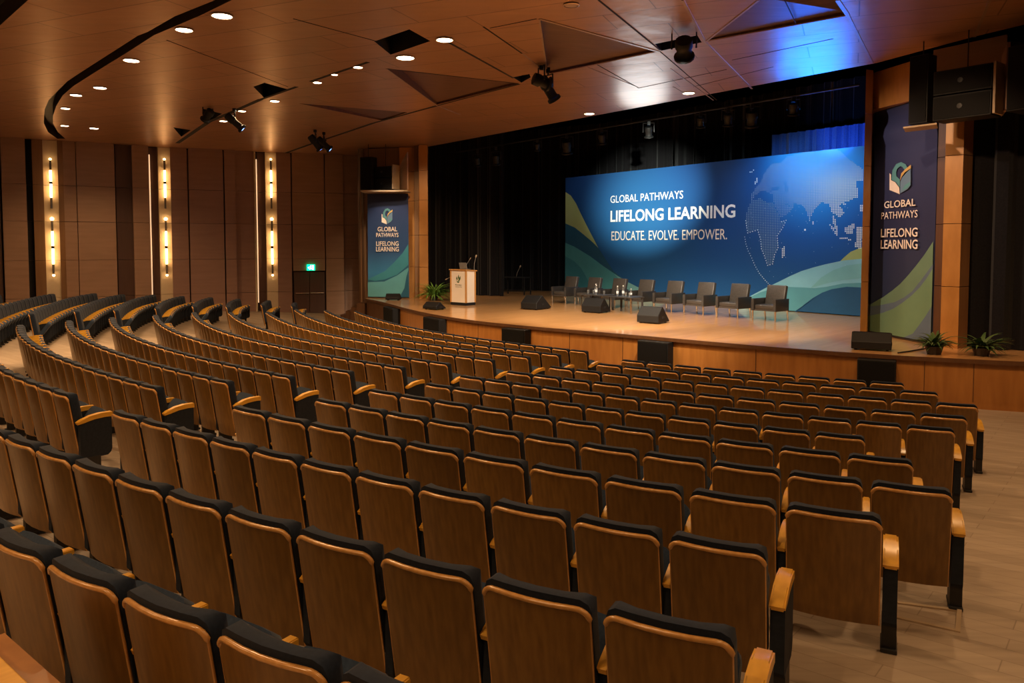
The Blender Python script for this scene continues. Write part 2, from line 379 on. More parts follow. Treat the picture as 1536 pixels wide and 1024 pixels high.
for q in seats:
    best = 0; inside = False
    for dz in (0.0, .45, .9):
        u, v, dep = project((q['x'], q['y'], q['z']+dz))
        mpx = .3*FPX/max(dep, .3)
        if dep > .3 and -mpx < u < 1536+mpx and -mpx < v < 1024+mpx*.6: inside = True
    q['dep'] = dep; q['size'] = abs(math.cos(q['rz']))*.3/max(dep, .1)+.5/max(dep, .1)
    if inside: vis.append(q)
    elif 0 < dep and -500 < u < 1800: outside.append(q)
vis.sort(key=lambda q: q['dep'])
N_IND = 300
BN = {'B': 'right block', 'L': 'middle block', 'F': 'far left block'}
for q in vis[:N_IND]:
    rw = ordn(q['k']); c = ordn(q['n']-q['i'])
    if q['block'] == 'B': lab = f"wooden-backed navy seat, {c} from the right-hand aisle, in the {rw} row from the stage"
    elif q['block'] == 'L': lab = f"wooden-backed navy seat left of the central aisle, {c} from it, {rw} row from stage"
    else: lab = f"navy seat in the far left block, {c} from its aisle, {rw} row from stage"
    make_seat(q['x'], q['y'], q['z'], q['rz'], q['sx'], lab, q['end'])
# the smaller, farther seats: one object
def merged(lst, name, label):
    tmpl = []; mats = []
    for key, dx in (('back_panel', 0), ('edge_trim', 0), ('backrest', 0), ('seat', 0), ('armrest', -PW/2), ('side_panel', -PW/2), ('foot', -PW/2)):
        me = ME[key]; co = np.empty(len(me.vertices)*3, 'f'); me.vertices.foreach_get('co', co); co = co.reshape(-1, 3).copy(); co[:, 0] += dx
        tmpl.append((co, [tuple(p.vertices) for p in me.polygons], len(mats))); mats.append(me.materials[0])
    V = []; Fc = []; MI = []; base = 0
    for q in lst:
        c, s = math.cos(q['rz']), math.sin(q['rz'])
        for co, fs, mi in tmpl:
            x = co[:, 0]*q['sx']; y = co[:, 1]
            V.append(np.stack([q['x']+c*x-s*y, q['y']+s*x+c*y, q['z']+co[:, 2]], 1))
            Fc += [tuple(a+base for a in f) for f in fs]; MI += [mi]*len(fs); base += len(co)
    me = bpy.data.meshes.new(name); me.from_pydata(np.concatenate(V).tolist(), [], Fc)
    for m in mats: me.materials.append(m)
    me.polygons.foreach_set('material_index', MI); me.polygons.foreach_set('use_smooth', [True]*len(MI))
    try: me.set_sharp_from_angle(angle=math.radians(50))
    except Exception: pass
    me.update()
    return tag(link(name, me), label, 'seats', None, 'stuff')
print('SEATS visible', len(vis), 'outside', len(outside))
rest = vis[N_IND:]
if rest: merged(rest+outside, 'distant_theatre_seats', 'farther rows of navy seats curving around to the left wall')
# ------------------------------------------------------------------ plane frames: local x along the face, z up, -y towards the hall
class Frame:
    def __init__(s, A, B, z0):
        s.A = A; s.B = B; s.z0 = z0; s.L = math.hypot(B[0]-A[0], B[1]-A[1]); s.u = ((B[0]-A[0])/s.L, (B[1]-A[1])/s.L); s.rz = math.atan2(s.u[1], s.u[0])
    def loc(s, px, py):
        p = onv(px, py, s.A, s.B); return ((p.x-s.A[0])*s.u[0]+(p.y-s.A[1])*s.u[1], p.z-s.z0)
    def place(s, o): o.location = (s.A[0], s.A[1], s.z0); o.rotation_euler = (0, 0, s.rz); return o
def flat(polys, y, th=.002):
    mb = MB()
    for p in polys: mb.extr([(x, y, z) for x, z in p], (0, th, 0))
    return mb
def text_mesh(s, x0, z0, x1, z1, y, mb, bold=0.0, shear=0.0):
    """lettering filling the box (x0..x1, z0..z1) of the local plane; shear tilts the baseline"""
    cu = bpy.data.curves.new('lettering', 'FONT'); cu.body = s; cu.size = 1; cu.extrude = .004; cu.offset = bold; cu.resolution_u = 3
    o = bpy.data.objects.new('lettering', cu); C.objects.link(o); bpy.context.view_layer.update()
    me = bpy.data.meshes.new_from_object(o.evaluated_get(bpy.context.evaluated_depsgraph_get())); bpy.data.objects.remove(o)
    co = np.empty(len(me.vertices)*3, 'f'); me.vertices.foreach_get('co', co); co = co.reshape(-1, 3)
    mn, mx = co.min(0), co.max(0)
    vs = [mb.bm.verts.new((x0+(c[0]-mn[0])/(mx[0]-mn[0])*(x1-x0), y-(.001 if c[2] > 0 else 0), z0+(c[1]-mn[1])/(mx[1]-mn[1])*(z1-z0)+shear*(c[0]-mn[0])/(mx[0]-mn[0]))) for c in co]
    for p in me.polygons:
        try: mb.bm.faces.new([vs[i] for i in p.vertices])
        except ValueError: pass
    bpy.data.meshes.remove(me)
def text_px(F, s, px0, py0, px1, py1, y, mb, bold=0.0):
    """px0,py0 = lower left, px1,py1 = upper right as seen on the face"""
    a = F.loc(px0, py0); b = F.loc(px1, py1); text_mesh(s, a[0], a[1], b[0], b[1], y, mb, bold)
LOGO = [('printcream', [(203, 225), (216, 238), (216, 286), (252, 304), (288, 352), (292, 408), (203, 372)]),
        ('logoteal', [(222, 282), (230, 200), (262, 146), (305, 128), (345, 148), (362, 178), (335, 196), (318, 172), (296, 164), (272, 186), (262, 216), (264, 252), (294, 282), (294, 348), (262, 304)]),
        ('logoblue', [(298, 402), (300, 300), (316, 262), (352, 222), (390, 186), (390, 328), (366, 362)]),
        ('logogold', [(298, 288), (308, 226), (350, 184), (392, 152), (392, 182), (340, 218), (312, 256)]),
        ('logoteal', [(316, 376), (340, 330), (386, 300), (386, 326), (362, 356)])]
def logo(F, parent, cx, cy, hpx, y0, prefix='emblem'):
    for i, (m, pg) in enumerate(LOGO):
        pts = [F.loc(cx+(x-297)/280*hpx, cy+(y-268)/280*hpx) for x, y in pg]
        flat([pts], y0-.002*i).build(prefix, m, parent)
PD = (.6277, -.7784); PN = (.7784, .6277)          # along the proscenium, and away from the hall
# ------------------------------------------------------------------ ceiling
CP = lambda pts: [onz(x, y, CE) for x, y in pts]
slotA = CP([(440, -48), (323, 0), (262, 24.6), (221, 48), (206, 54), (164, 81), (122, 108), (101, 122), (87, 136), (73, 150), (67, 164), (65.6, 185), (72, 198), (86, 208), (98, 208), (86.7, 198), (79.5, 185), (79.7, 173), (84.4, 159), (94, 143), (110, 129), (143, 108), (187, 81), (231, 52.7), (300, 23.4), (348, 0), (462, -46)])
slotB = CP([(-60, 66), (0, 38), (40, 2), (56, -14), (20, -34), (-70, 20)])
opens = [CP(p) for p in ([(561.5, 62), (614, 44), (645.5, 61.6), (586, 82)], [(380, 130), (396.5, 124), (432, 134), (397.5, 148)], [(304, 163), (333, 170.5), (314, 182), (304, 176)],
                         [(260, 191), (286, 195), (272, 205)], [(982, 66), (1046, 53), (1052.7, 63.5), (992, 76)], [(769.5, 116), (794, 111), (796, 116), (782, 124)])]
tris = [CP(p) for p in ([(580, 103), (778, 125.5), (655, 157)], [(809.5, 29), (985, 76.5), (821, 111)], [(1059.5, 61), (1138, 1), (1177, -30), (1238, -30), (1255, 0), (1270, 22.5)], [(448, 155), (611, 168.5), (574, 181)])]
E0 = Vector((-3.62, 31.95, CE)); E1 = Vector((8.15, 17.36, CE))
WL = [(-24, 25.4), (-19.4, 28.9), (-14.5, 31.9), (-10.6, 33.6), (-8.6, 34.3), (-6.2, 35.1)]
outer = [Vector((x, y, CE)) for x, y in WL]+[Vector((-6.0, 32.1, CE)), E0, E1, Vector((9.05, 15.2, CE)), Vector((9.9, 13.6, CE)), Vector((12.2, 13.0, CE)), Vector((12.2, -6, CE)), Vector((-24, -6, CE))]
mb = MB(); edges = []
for lp in [outer, slotA, slotB]+opens+tris:
    vs = [mb.bm.verts.new(p) for p in lp]
    for i in range(len(vs)): edges.append(mb.bm.edges.new((vs[i], vs[(i+1) % len(vs)])))
bmesh.ops.triangle_fill(mb.bm, use_beauty=True, use_dissolve=False, edges=edges)
for f in mb.bm.faces:
    if f.normal.z > 0: f.normal_flip()
ceil_o = struct(mb.build('ceiling', 'ceil', fix=False))
def pocket(lp, h, mat, sidemat, name):
    """recess behind a hole: side walls and a (tilted) back panel"""
    hs = h if isinstance(h, list) else [h]*len(lp)
    mb = MB(); a = [mb.bm.verts.new(p) for p in lp]; b = [mb.bm.verts.new((p.x, p.y, p.z+q)) for p, q in zip(lp, hs)]
    for i in range(len(lp)): mb.bm.faces.new((a[i], a[(i+1) % len(lp)], b[(i+1) % len(lp)], b[i]))
    mb.build('recess_side', sidemat, ceil_o, fix=True)
    mb = MB(); mb.face([(p.x, p.y, p.z+q) for p, q in zip(lp, hs)]); bmesh.ops.triangulate(mb.bm, faces=mb.bm.faces[:])
    mb.build(name, mat, ceil_o, fix=False)
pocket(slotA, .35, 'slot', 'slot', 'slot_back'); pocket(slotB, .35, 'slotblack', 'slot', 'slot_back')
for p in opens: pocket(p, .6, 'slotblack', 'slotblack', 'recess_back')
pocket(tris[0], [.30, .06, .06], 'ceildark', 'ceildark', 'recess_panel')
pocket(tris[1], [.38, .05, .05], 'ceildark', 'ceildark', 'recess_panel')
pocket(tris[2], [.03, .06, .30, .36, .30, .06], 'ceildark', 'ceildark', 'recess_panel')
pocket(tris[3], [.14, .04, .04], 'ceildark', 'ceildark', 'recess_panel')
def seams(lst, mat, name, h=.012):
    mb = MB()
    for (x0, y0, x1, y1, w) in lst:
        a, b = onz(x0, y0, CE), onz(x1, y1, CE); d = (b-a); L = d.length; mid = (a+b)/2
        mb.box((mid.x, mid.y, CE-h/2+.002), (L, w, h), math.atan2(d.y, d.x))
    return struct(mb.build(name, mat))
seams([(1024, 0, 1057, 62, .05), (1057, 62, 1128, 133, .045), (1138, 0, 1059, 62, .045), (1272, 23, 1309, 95, .05), (1256, 0, 1272, 23, .07), (1485, 0, 1462, 55, .05), (809, 28, 987, 77, .06), (809, 28, 821, 112, .035), (821, 112, 987, 77, .03), (580, 103, 655, 158, .03),
       (783, 80, 822, 110, .025), (1272, 23, 1059, 62, .02), (1006, 103, 1070, 150, .025), (655, 158, 690, 172, .02), (880, 100, 955, 130, .02), (1010, 130, 1032, 143, .02)], 'seam', 'trim_1')
seams([(266, 214.6, 314, 182, .16), (314, 182, 342, 170.5, .16), (342, 170.5, 391, 149, .14), (391, 149, 445, 130, .10), (428, 229.6, 464, 216.7, .14), (464, 216.7, 560, 184.5, .12), (560, 184.5, 655, 158.5, .10), (655, 158.5, 779, 126, .06), (466, 122, 552, 93, .09),
       (667, 60, 770, 117, .055), (725, 40, 783, 80, .03), (898, 0, 990, 75, .035), (896, 97, 958, 132, .02), (990, 77, 1075, 150, .02), (958, 132, 1090, 104, .02), (1098, 90, 1250, 58, .015), (1177, 0, 1194, 35, .02), (735, 42, 805, 28, .02), (440, 28, 566, 62, .02), (250, 60, 432, 130, .015), (580, 103, 778, 125, .03), (1040, 130, 1160, 100, .012)], 'seamdark', 'trim_2', .008)
# downlights: lamp openings in the ceiling, each with its lamp
def spot(loc, target, power, col, size, blend=.4, rad=.08, name='lamp'):
    l = bpy.data.lights.new(name, 'SPOT'); l.energy = power; l.color = col; l.spot_size = math.radians(size); l.spot_blend = blend; l.shadow_soft_size = rad
    o = bpy.data.objects.new(name, l); C.objects.link(o); o.location = loc
    o.rotation_euler = (Vector(target)-Vector(loc)).to_track_quat('-Z', 'Y').to_euler(); return o
WARM = (1, .60, .28)
DL = [(333, 23, .17, 1, 'nearest the camera in the curving line of lamps'), (276, 44, .15, 1, 'second along the curving line of lamps from the camera end'), (197, 90, .16, 1, 'beside the middle of the curved black ceiling slot'),
      (150, 131, .15, 1, 'just after the bend of the curved ceiling slot, brighter of the pair'), (114, 142, .14, 1, 'closest to the bend of the curved ceiling slot'), (98, 162, .12, .5, 'dim, inside the tip of the curved ceiling slot'),
      (97, 188, .12, .5, 'dim, by the far end of the curved ceiling slot'), (141, 192, .14, 1, 'above the first wall panel right of the first lit column'), (608, 86, .19, 1, 'in front of the square black ceiling opening'),
      (667, 59, .16, 1, 'at the head of the long dark ceiling groove'), (412, 151, .12, .7, 'next to the kite-shaped ceiling opening'), (363, 166, .11, .5, 'right of the twin hanging spotlight on the left track'),
      (335, 181, .12, .7, 'under the left track spotlight'), (884, 170, .15, 1.6, 'bright white, at the ceiling edge over the stage'), (548, 226, .16, .8, 'over the left loudspeaker cluster'), (857, 7, .12, .4, 'that looks unlit, beside the largest triangular ceiling recess'), (1033, 139, .15, .7, 'dim ring at the ceiling edge above the globe backdrop'),
      (476, 123, .10, .8, 'at the left end of the short dark track'), (502, 111, .07, .5, 'tiny, middle of the short dark track'), (537, 100, .10, .8, 'at the right end of the short dark track')]
PW_DL = 330
for x, y, r, k, lab in DL:
    p = onz(x, y, CE)
    t = thing('ceiling_downlight', 'round ceiling downlight '+lab, 'downlight', (p.x, p.y, CE), 0, 'recessed ceiling downlights')
    mb = MB(); mb.lathe([(r*1.12, -.004), (r*1.22, -.016), (r*1.02, -.022), (r*1.0, -.012)], n=20); mb.build('trim_ring', 'seam', t, True)
    mb = MB(); mb.lathe([(r*.98, -.012), (r*.9, -.020), (.001, -.022)], n=20); mb.build('lens', 'lamp' if k > .45 else 'seam', t)
    spot((p.x, p.y, CE-.06), (p.x, p.y, 0), PW_DL*k*(r/.15), (1, .86, .70) if k > 1.5 else WARM, 140, .6, .07)
# further downlights of the same ceiling added as bare lamps, without fixtures
for (x, y) in [(-16, 18), (-11, 20), (-7, 23.5), (-13, 11), (-8, 13.5), (-3.5, 16), (-10, 4), (-5, 7), (0.5, 9.5), (5.5, 10), (-6, -1), (-2, 2), (3, 3.5), (7.5, 4.5), (9.5, 9.5), (1.5, -2), (6, -1.5)]:
    spot((x, y, CE-.06), (x, y, 0), PW_DL*(.5 if y < 5 and x > -3 else 1.6 if x < -4 and y < 15 else 1.0), WARM, 140, .6, .09)
# ------------------------------------------------------------------ left wall: panels, lit niches, door
def wall_at(px, off=0.0):
    d = ray(px, 365); s = d.x/d.y
    for a, b in zip(WL[:-1], WL[1:]):
        ux, uy = b[0]-a[0], b[1]-a[1]; den = s*uy-ux
        t = (a[0]-s*a[1])/den if abs(den) > 1e-9 else -1
        if -.001 <= t <= 1.001:
            L = math.hypot(ux, uy); nx, ny = uy/L, -ux/L
            return Vector((a[0]+ux*t+nx*off, a[1]+uy*t+ny*off))
    a, b = WL[0], WL[1]
    ux, uy = b[0]-a[0], b[1]-a[1]; t = (a[0]-s*a[1])/(s*uy-ux); L = math.hypot(ux, uy)
    return Vector((a[0]+ux*t+uy/L*off, a[1]+uy*t-ux/L*off))
mb = MB(); ring = [(x-.25, y+.45) for x, y in WL]
for a, b in zip(ring[:-1], ring[1:]): mb.face([(a[0], a[1], -.2), (b[0], b[1], -.2), (b[0], b[1], CE), (a[0], a[1], CE)])
wallo = struct(mb.build('wall_left', 'walldark', fix=False))
BREAKS = [0, 1.05, 2.5, 4.0, 5.4, CE]
def panel(x0, x1, off, mat, zs=None, name='wall_panel', gap=.012):
    zs = zs or BREAKS; mb = MB()
    a, b = wall_at(x0, off), wall_at(x1, off); c, d = wall_at(x1, -.35), wall_at(x0, -.35)
    for z0, z1 in zip(zs[:-1], zs[1:]): mb.prism([a, b, c, d], z0+(gap if z0 > .1 else 0), z1)
    return mb.build(name, mat, wallo)
M['wallp'] = mottled('panel veneer', (.36, .215, .140), (.42, .255, .170), 2.5, (.4, .4, 3), .5)
M['wallq'] = mottled('plum panel veneer', (.33, .190, .150), (.38, .225, .175), 2.5, (.4, .4, 3), .5)
for x0, x1, off, m in [(-90, 3, .1, 'walldark'), (6, 42, .25, 'wallp'), (42, 52, -.25, 'slotblack'), (52, 68, .10, 'wallbrown'), (68, 90, -.02, 'cream'), (90, 98, .12, 'wallbrown'), (98, 116.5, .18, 'wallp'), (117.5, 174, .25, 'wallp'), (176, 200, .02, 'walldark'), (200, 224.5, .28, 'wallp'), (226, 240, -.2, 'walldark'),
                       (240, 258, -.02, 'cream'), (258, 283, .15, 'wallq'), (285, 336, .25, 'wallq'), (338, 354, .28, 'wallq'), (354, 382, .1, 'wallq'), (382, 384.5, .22, 'cream'), (388, 400, -.2, 'walldark'), (400, 416, -.02, 'cream'), (416, 437, .15, 'wallq'), (488, 515, .25, 'wallp'), (515.5, 537, .15, 'wallp'), (538, 556, -.2, 'walldark')]:  # narrow cream strip by the cove: a lit panel edge painted pale
    panel(x0, x1, off, m)
DT = 1.93
panel(439, 486.5, .25, 'wallp', [DT+.03, 2.5, 4.0, 5.4, CE])
a, b = wall_at(440, .12), wall_at(486, .12); c_, d_ = wall_at(486, .02), wall_at(440, .02)
mid1, mid2 = (a+b)/2, (c_+d_)/2
mb = MB(); mb.prism([a, a+(mid1-a)*.985, d_+(mid2-d_)*.985, d_], 0.01, DT); mb.prism([b+(mid1-b)*.985, b, c_, c_+(mid2-c_)*.985], .01, DT)
door = struct(mb.build('door_1', 'walldark')); dn = Vector((b.y-a.y, -(b.x-a.x))).normalized()
mb = MB()
for p, q in ((a+(b-a)*.05, a+(b-a)*.46), (a+(b-a)*.54, a+(b-a)*.95)):
    mb.tube([(p.x+dn.x*.06, p.y+dn.y*.06, .98), (q.x+dn.x*.06, q.y+dn.y*.06, .98)], .022)
    for e in (p, q): mb.tube([(e.x, e.y, .98), (e.x+dn.x*.06, e.y+dn.y*.06, .98)], .018)
mb.build('push_bar', 'chrome', door, True)
# exit sign
p = wall_at(465, .27); Fx = Frame(wall_at(459, .27), wall_at(471, .27), 0)
z0 = onv(465, 405.5, Fx.A, Fx.B).z; z1 = onv(465, 396.5, Fx.A, Fx.B).z; w = Fx.L
t = thing('exit_sign', 'small green glowing exit sign above the dark double door', 'exit sign'); Fx.place(t); t.location.z = z0
mb = MB(); mb.box((w/2, -.03, (z1-z0)/2), (w, .06, z1-z0), bev=.008); mb.build('case', 'exit', t)
h = z1-z0; mb = flat([[(w*.30, h*.15), (w*.38, h*.15), (w*.46, h*.42), (w*.54, h*.2), (w*.60, h*.25), (w*.52, h*.55), (w*.58, h*.7), (w*.46, h*.78), (w*.34, h*.62), (w*.36, h*.55), (w*.43, h*.60), (w*.40, h*.45)], [(w*.47, h*.80), (w*.55, h*.80), (w*.55, h*.93), (w*.47, h*.93)],
            [(w*.66, h*.12), (w*.84, h*.12), (w*.84, h*.88), (w*.66, h*.88)], [(w*.12, h*.46), (w*.22, h*.3), (w*.22, h*.42), (w*.28, h*.42), (w*.28, h*.54), (w*.22, h*.54), (w*.22, h*.66)]], -.064)
mb.build('pictogram', 'exitw', t)
# sconces: two per lit niche
def sconce(px, yt, yb, kind, label):
    q = wall_at(px, -.02); A, B = wall_at(px-4, -.02), wall_at(px+4, -.02); n = Vector((B.y-A.y, -(B.x-A.x))).normalized()
    zt, zb = onv(px, yt, A, B).z, onv(px, yb, A, B).z; H = zt-zb
    t = thing('wall_sconce', label, 'wall light', (q.x+n.x*.16, q.y+n.y*.16, zb), math.atan2(B.y-A.y, B.x-A.x), 'tube wall sconces in the lit niches')
    seg = [('rod', 0, .18), ('tube', .19, .49), ('clip', .48, .53), ('tube', .52, .80), ('rod', .81, 1)] if kind == 'low' else [('rod', .0, .22), ('tube', .23, .52), ('clip', .51, .56), ('tube', .55, .79), ('rod', .80, 1)]
    for nm, f0, f1 in seg:
        mb = MB()
        if nm == 'tube': mb.tube([(0, 0, H*f0), (0, 0, H*f1)], .045, 10); mb.build('lamp_tube', 'tube', t, True)
        elif nm == 'rod': mb.tube([(0, 0, H*f0), (0, 0, H*f1)], .04, 10); mb.box((0, .09, H*(f0+f1)/2), (.03, .17, .05)); mb.build('rod', 'grey', t, True)
        else: mb.tube([(0, 0, H*f0), (0, 0, H*f1)], .055, 10); mb.box((0, .09, H*(f0+f1)/2), (.03, .17, .04)); mb.build('clip', 'foot', t, True)
    mb = MB(); zz = H+.04 if kind == 'up' else -.04
    mb.lathe([(.001, zz-.05), (.04, zz-.03), (.05, zz), (.04, zz+.03), (.001, zz+.05)], n=10); mb.build('end_bulb', 'tube', t, True)
    if kind == 'low':
        zz = H+.07; mb = MB(); mb.lathe([(.001, zz-.07), (.06, zz-.04), (.07, zz), (.06, zz+.04), (.001, zz+.07)], n=10); mb.build('top_bulb', 'tube', t, True)
for px, who in ((79, 'leftmost lit niche'), (249.5, 'middle lit niche, left of the plum panels'), (408, 'lit niche nearest the exit sign')):
    sconce(px, 241, 313, 'up', 'upper glowing tube sconce in the '+who); sconce(px, 331, 411, 'low', 'lower glowing tube sconce in the '+who)
# cove strips that wash the panel edges beside two niches
for px, lab, g in ((226.6, 'thin glowing cove strip beside the middle lit niche', .0), (386.2, 'thin glowing cove strip beside the niche nearest the exit sign', .0)):
    q = wall_at(px, .05); mb = MB(); mb.box((0, 0, 3.4), (.035, .035, 6.2)); o = mb.build('cove_light', 'cove'); o.location = (q.x, q.y, .3); tag(o, lab, 'cove light')
# ------------------------------------------------------------------ other walls
mb = MB(); mb.box((12.1, 3.6, 3.5), (.2, 19.4, 7.4)); struct(mb.build('wall_right', 'wallbrown'))
mb = MB(); mb.box((-6, -6.1, 3.5), (36.4, .2, 7.4)); struct(mb.build('wall_back', 'walldark'))
mb = MB(); mb.box((-24.1, 9.8, 3.5), (.2, 31.6, 7.4)); struct(mb.build('wall_side', 'walldark'))
# ------------------------------------------------------------------ stage
APX = [(548, 448), (566, 449.2), (582, 455), (603, 461.5), (629, 468.5), (673, 477), (732, 484.4), (780, 489), (885, 496.2), (963, 503.2), (1026, 509.2), (1117, 517.2), (1202, 524.4), (1288, 530.2), (1344, 533.2), (1397, 536), (1473, 540.2), (1536, 543)]
AP = [onz(x, y, ST) for x, y in APX]; AP = [Vector((p.x, p.y)) for p in AP]
AP.append(AP[-1]+(AP[-1]-AP[-2]).normalized()*3.0)
for _ in range(2):
    AP = [AP[0]]+[(AP[i-1]+AP[i]*2+AP[i+1])/4 for i in range(1, len(AP)-1)]+[AP[-1]]
def chaikin(P, n=2):
    for _ in range(n):
        Q = [P[0]]
        for a, b in zip(P[:-1], P[1:]): Q += [a*.75+b*.25, a*.25+b*.75]
        P = Q+[P[-1]]
    return P
AE = chaikin(AP, 1)
outl = AE+[Vector((14.5, 26)), Vector((4, 44)), Vector((-3.0, 44)), Vector((-3.0, 33.0)), Vector((-6.05, 33.0))]
mb = MB(); n = len(outl); tp = [mb.bm.verts.new((p.x, p.y, ST)) for p in outl]; bt = [mb.bm.verts.new((p.x, p.y, ST-.07)) for p in outl]
es = [mb.bm.edges.new((tp[i], tp[(i+1) % n])) for i in range(n)]; bmesh.ops.triangle_fill(mb.bm, use_beauty=True, edges=es)
for f in mb.bm.faces:
    if f.normal.z < 0: f.normal_flip()
for i in range(n): mb.bm.faces.new((bt[i], bt[(i+1) % n], tp[(i+1) % n], tp[i]))
stage = struct(mb.build('stage_platform', 'stagefloor', fix=False))
mb = MB()
for i, (a, b) in enumerate(zip(AE[:-1], AE[1:])):
    d = (b-a).normalized(); nn = Vector((d.y, -d.x))*.018
    mb.prism([a+nn, b+nn, b-nn, a-nn], ST-.075, ST+.004)
mb.build('nosing', 'aprondark', stage)
def fascia(i0, i1, mat, name, z0, z1, off):
    mb = MB(); rows = [[], []]
    for i in range(i0, i1+1):
        a = AE[max(i-1, 0)]; b = AE[min(i+1, len(AE)-1)]; d = (b-a).normalized(); p = AE[i]-Vector((d.y, -d.x))*off
        rows[0].append((p.x, p.y, z0)); rows[1].append((p.x, p.y, z1))
    mb.grid(rows); mb.build(name, mat, stage, True, fix=False)
fascia(0, 6, 'aprondark', 'side_fascia', -.15, ST-.06, .05); fascia(6, len(AE)-1, 'apron', 'fascia', -.15, ST-.06, .05); fascia(6, len(AE)-1, 'apron', 'skirting', -.15, .12, .035)
mb = MB()
for px, py in ((1120, 560), (1397, 570), (1455, 575), (920, 540), (860, 530), (720, 500)):
    i = min(range(len(AE)), key=lambda i: abs(project((AE[i].x, AE[i].y, .5))[0]-px)); a = AE[max(i-1, 0)]; b = AE[min(i+1, len(AE)-1)]; d = (b-a).normalized(); p = AE[i]-Vector((d.y, -d.x))*.048
    mb.box((p.x, p.y, .45), (.012, .012, .86), math.atan2(d.y, d.x))
mb.build('panel_joint', 'aprondark', stage)
# steps at the stage's left end
mb = MB()
for i in range(4):
    z = ST*(4-i)/5; x0 = -5.98-.30*i
    mb.prism([(x0-.32, 31.0+.35*i), (x0+.02, 30.9+.35*i), (x0+.45, 32.6+.3*i), (x0-.2, 32.9+.3*i)], -.1, z)
struct(mb.build('stage_steps', 'aprondark'))
# pillars and splayed walls of the proscenium
def wallpiece(pts, z0, z1, mat, name, brk=None):
    mb = MB(); zs = [z0]+(brk or [])+[z1]
    for a, b in zip(zs[:-1], zs[1:]): mb.prism(pts, a+(.012 if a > z0 else 0), b)
    return struct(mb.build(name, mat))
def at2(px, d): r = ray(px, 370); return Vector((r.x/r.y*d, d))
BR = [2.2, 3.5, 4.9, 6.1]
wallpiece([at2(629, 31.0), at2(642, 31.0), at2(643, 31.9), at2(628, 31.9)], ST, CE-.02, 'pillar', 'pillar_left', BR)
wallpiece([at2(622, 31.45), at2(629, 31.45), at2(629, 31.9), at2(622, 31.9)], ST, CE-.02, 'wallbrown', 'trim_3', BR)
wallpiece([at2(600, 31.7), at2(622, 31.7), at2(622, 32.1), at2(600, 32.1)], ST, CE-.02, 'pillar', 'trim_4', BR)
wallpiece([at2(541, 32.3), at2(606, 31.9), at2(606, 32.1), at2(541, 32.6)], -.05, CE-.02, 'wallbrown', 'wall_splay_left')
wallpiece([at2(538, 32.4), at2(546, 32.2), at2(546, 32.6), at2(538, 34.9)], -.05, CE-.02, 'aprondark', 'trim_5')
wallpiece([at2(1293, 17.9), at2(1303.5, 18.0), at2(1306, 19.2), at2(1296, 19.2)], ST, CE-.02, 'pillar', 'pillar_right', BR)
wallpiece([at2(1303, 19.0), at2(1404, 16.55), at2(1409, 16.75), at2(1306, 19.25)], ST, CE-.02, 'aprondark', 'wall_splay_right')
wallpiece([at2(1302, 18.3), at2(1404, 16.3), at2(1404, 16.5), at2(1302, 18.9)], 6.25, CE-.02, 'pillar', 'trim_6')
wallpiece([at2(1403, 16.3), at2(1414, 16.15), at2(1414, 16.6), at2(1403, 16.7)], ST, CE-.02, 'aprondark', 'trim_7', BR)
wallpiece([at2(1414, 15.95), at2(1441, 15.75), at2(1447, 16.4), at2(1414, 16.6)], ST, CE-.02, 'pillar', 'trim_8', BR)
wallpiece([at2(1441, 15.75), at2(1455, 15.95), at2(1455, 16.4), at2(1446, 16.4)], ST, CE-.02, 'wallbrown', 'trim_9', BR)
# ------------------------------------------------------------------ drapes
def drape(pts, z0, z1, amp, period, mat, label, name='stage_curtain'):
    P = [Vector(p) for p in pts]; L = [0]
    for a, b in zip(P[:-1], P[1:]): L.append(L[-1]+(b-a).length)
    N = int(L[-1]/(period/7))+1; A = []; Bk = []
    for i in range(N+1):
        s = L[-1]*i/N; j = max(k for k in range(len(L)-1) if L[k] <= s+1e-9); q = P[j]+(P[j+1]-P[j])*((s-L[j])/(L[j+1]-L[j])); d = (P[j+1]-P[j]).normalized()
        w = amp*math.sin(2*PI*s/period+.6*math.sin(s*1.7))+amp*.4*math.sin(2*PI*s/period*2.3+1)
        nn = Vector((d.y, -d.x)); A.append(q+nn*(w+.015)); Bk.append(q+nn*(w-.015))
    mb = MB()
    for i in range(N):
        mb.prism([A[i], A[i+1], Bk[i+1], Bk[i]], z0, z1)
    bmesh.ops.remove_doubles(mb.bm, verts=mb.bm.verts[:], dist=.0005)
    o = mb.build(name, mat, None, True); return tag(o, label, 'curtain', 'black stage drapes' if mat == 'velvet' else None)
BA, BB = Vector((2.34, 33.7)), Vector((10.5, 23.0)); BU = (BB-BA).normalized(); BNV = Vector((-BU.y, BU.x))
drape([at2(640, 35.5), at2(712, 35.0)], ST+.01, 8.2, .10, .55, 'velvet', 'black stage drape between the left pillar and the lectern')
drape([at2(704, 33.3), at2(756, 32.6)], ST+.01, 8.2, .12, .5, 'velvet', 'black pleated stage leg curtain right behind the lectern')
drape([at2(745, 38), BA+BNV*2.2, BB+BNV*2.2+BU*2.5], ST+.01, 8.6, .09, .5, 'velvet', 'long black drape hanging behind the printed backdrop')
drape([BA+BNV*.9+BU*9.7, BB+BNV*.9+BU*1.5], 5.9, 6.85, .06, .32, 'bluelitdrape', 'blue-lit strip of curtain above the globe on the backdrop', 'border_curtain')
drape([at2(1452, 16.2), at2(1500, 15.6), Vector((12.6, 14.3))], ST+.01, CE-.02, .10, .6, 'velvet', 'black drape right of the wooden pillar at the picture edge')
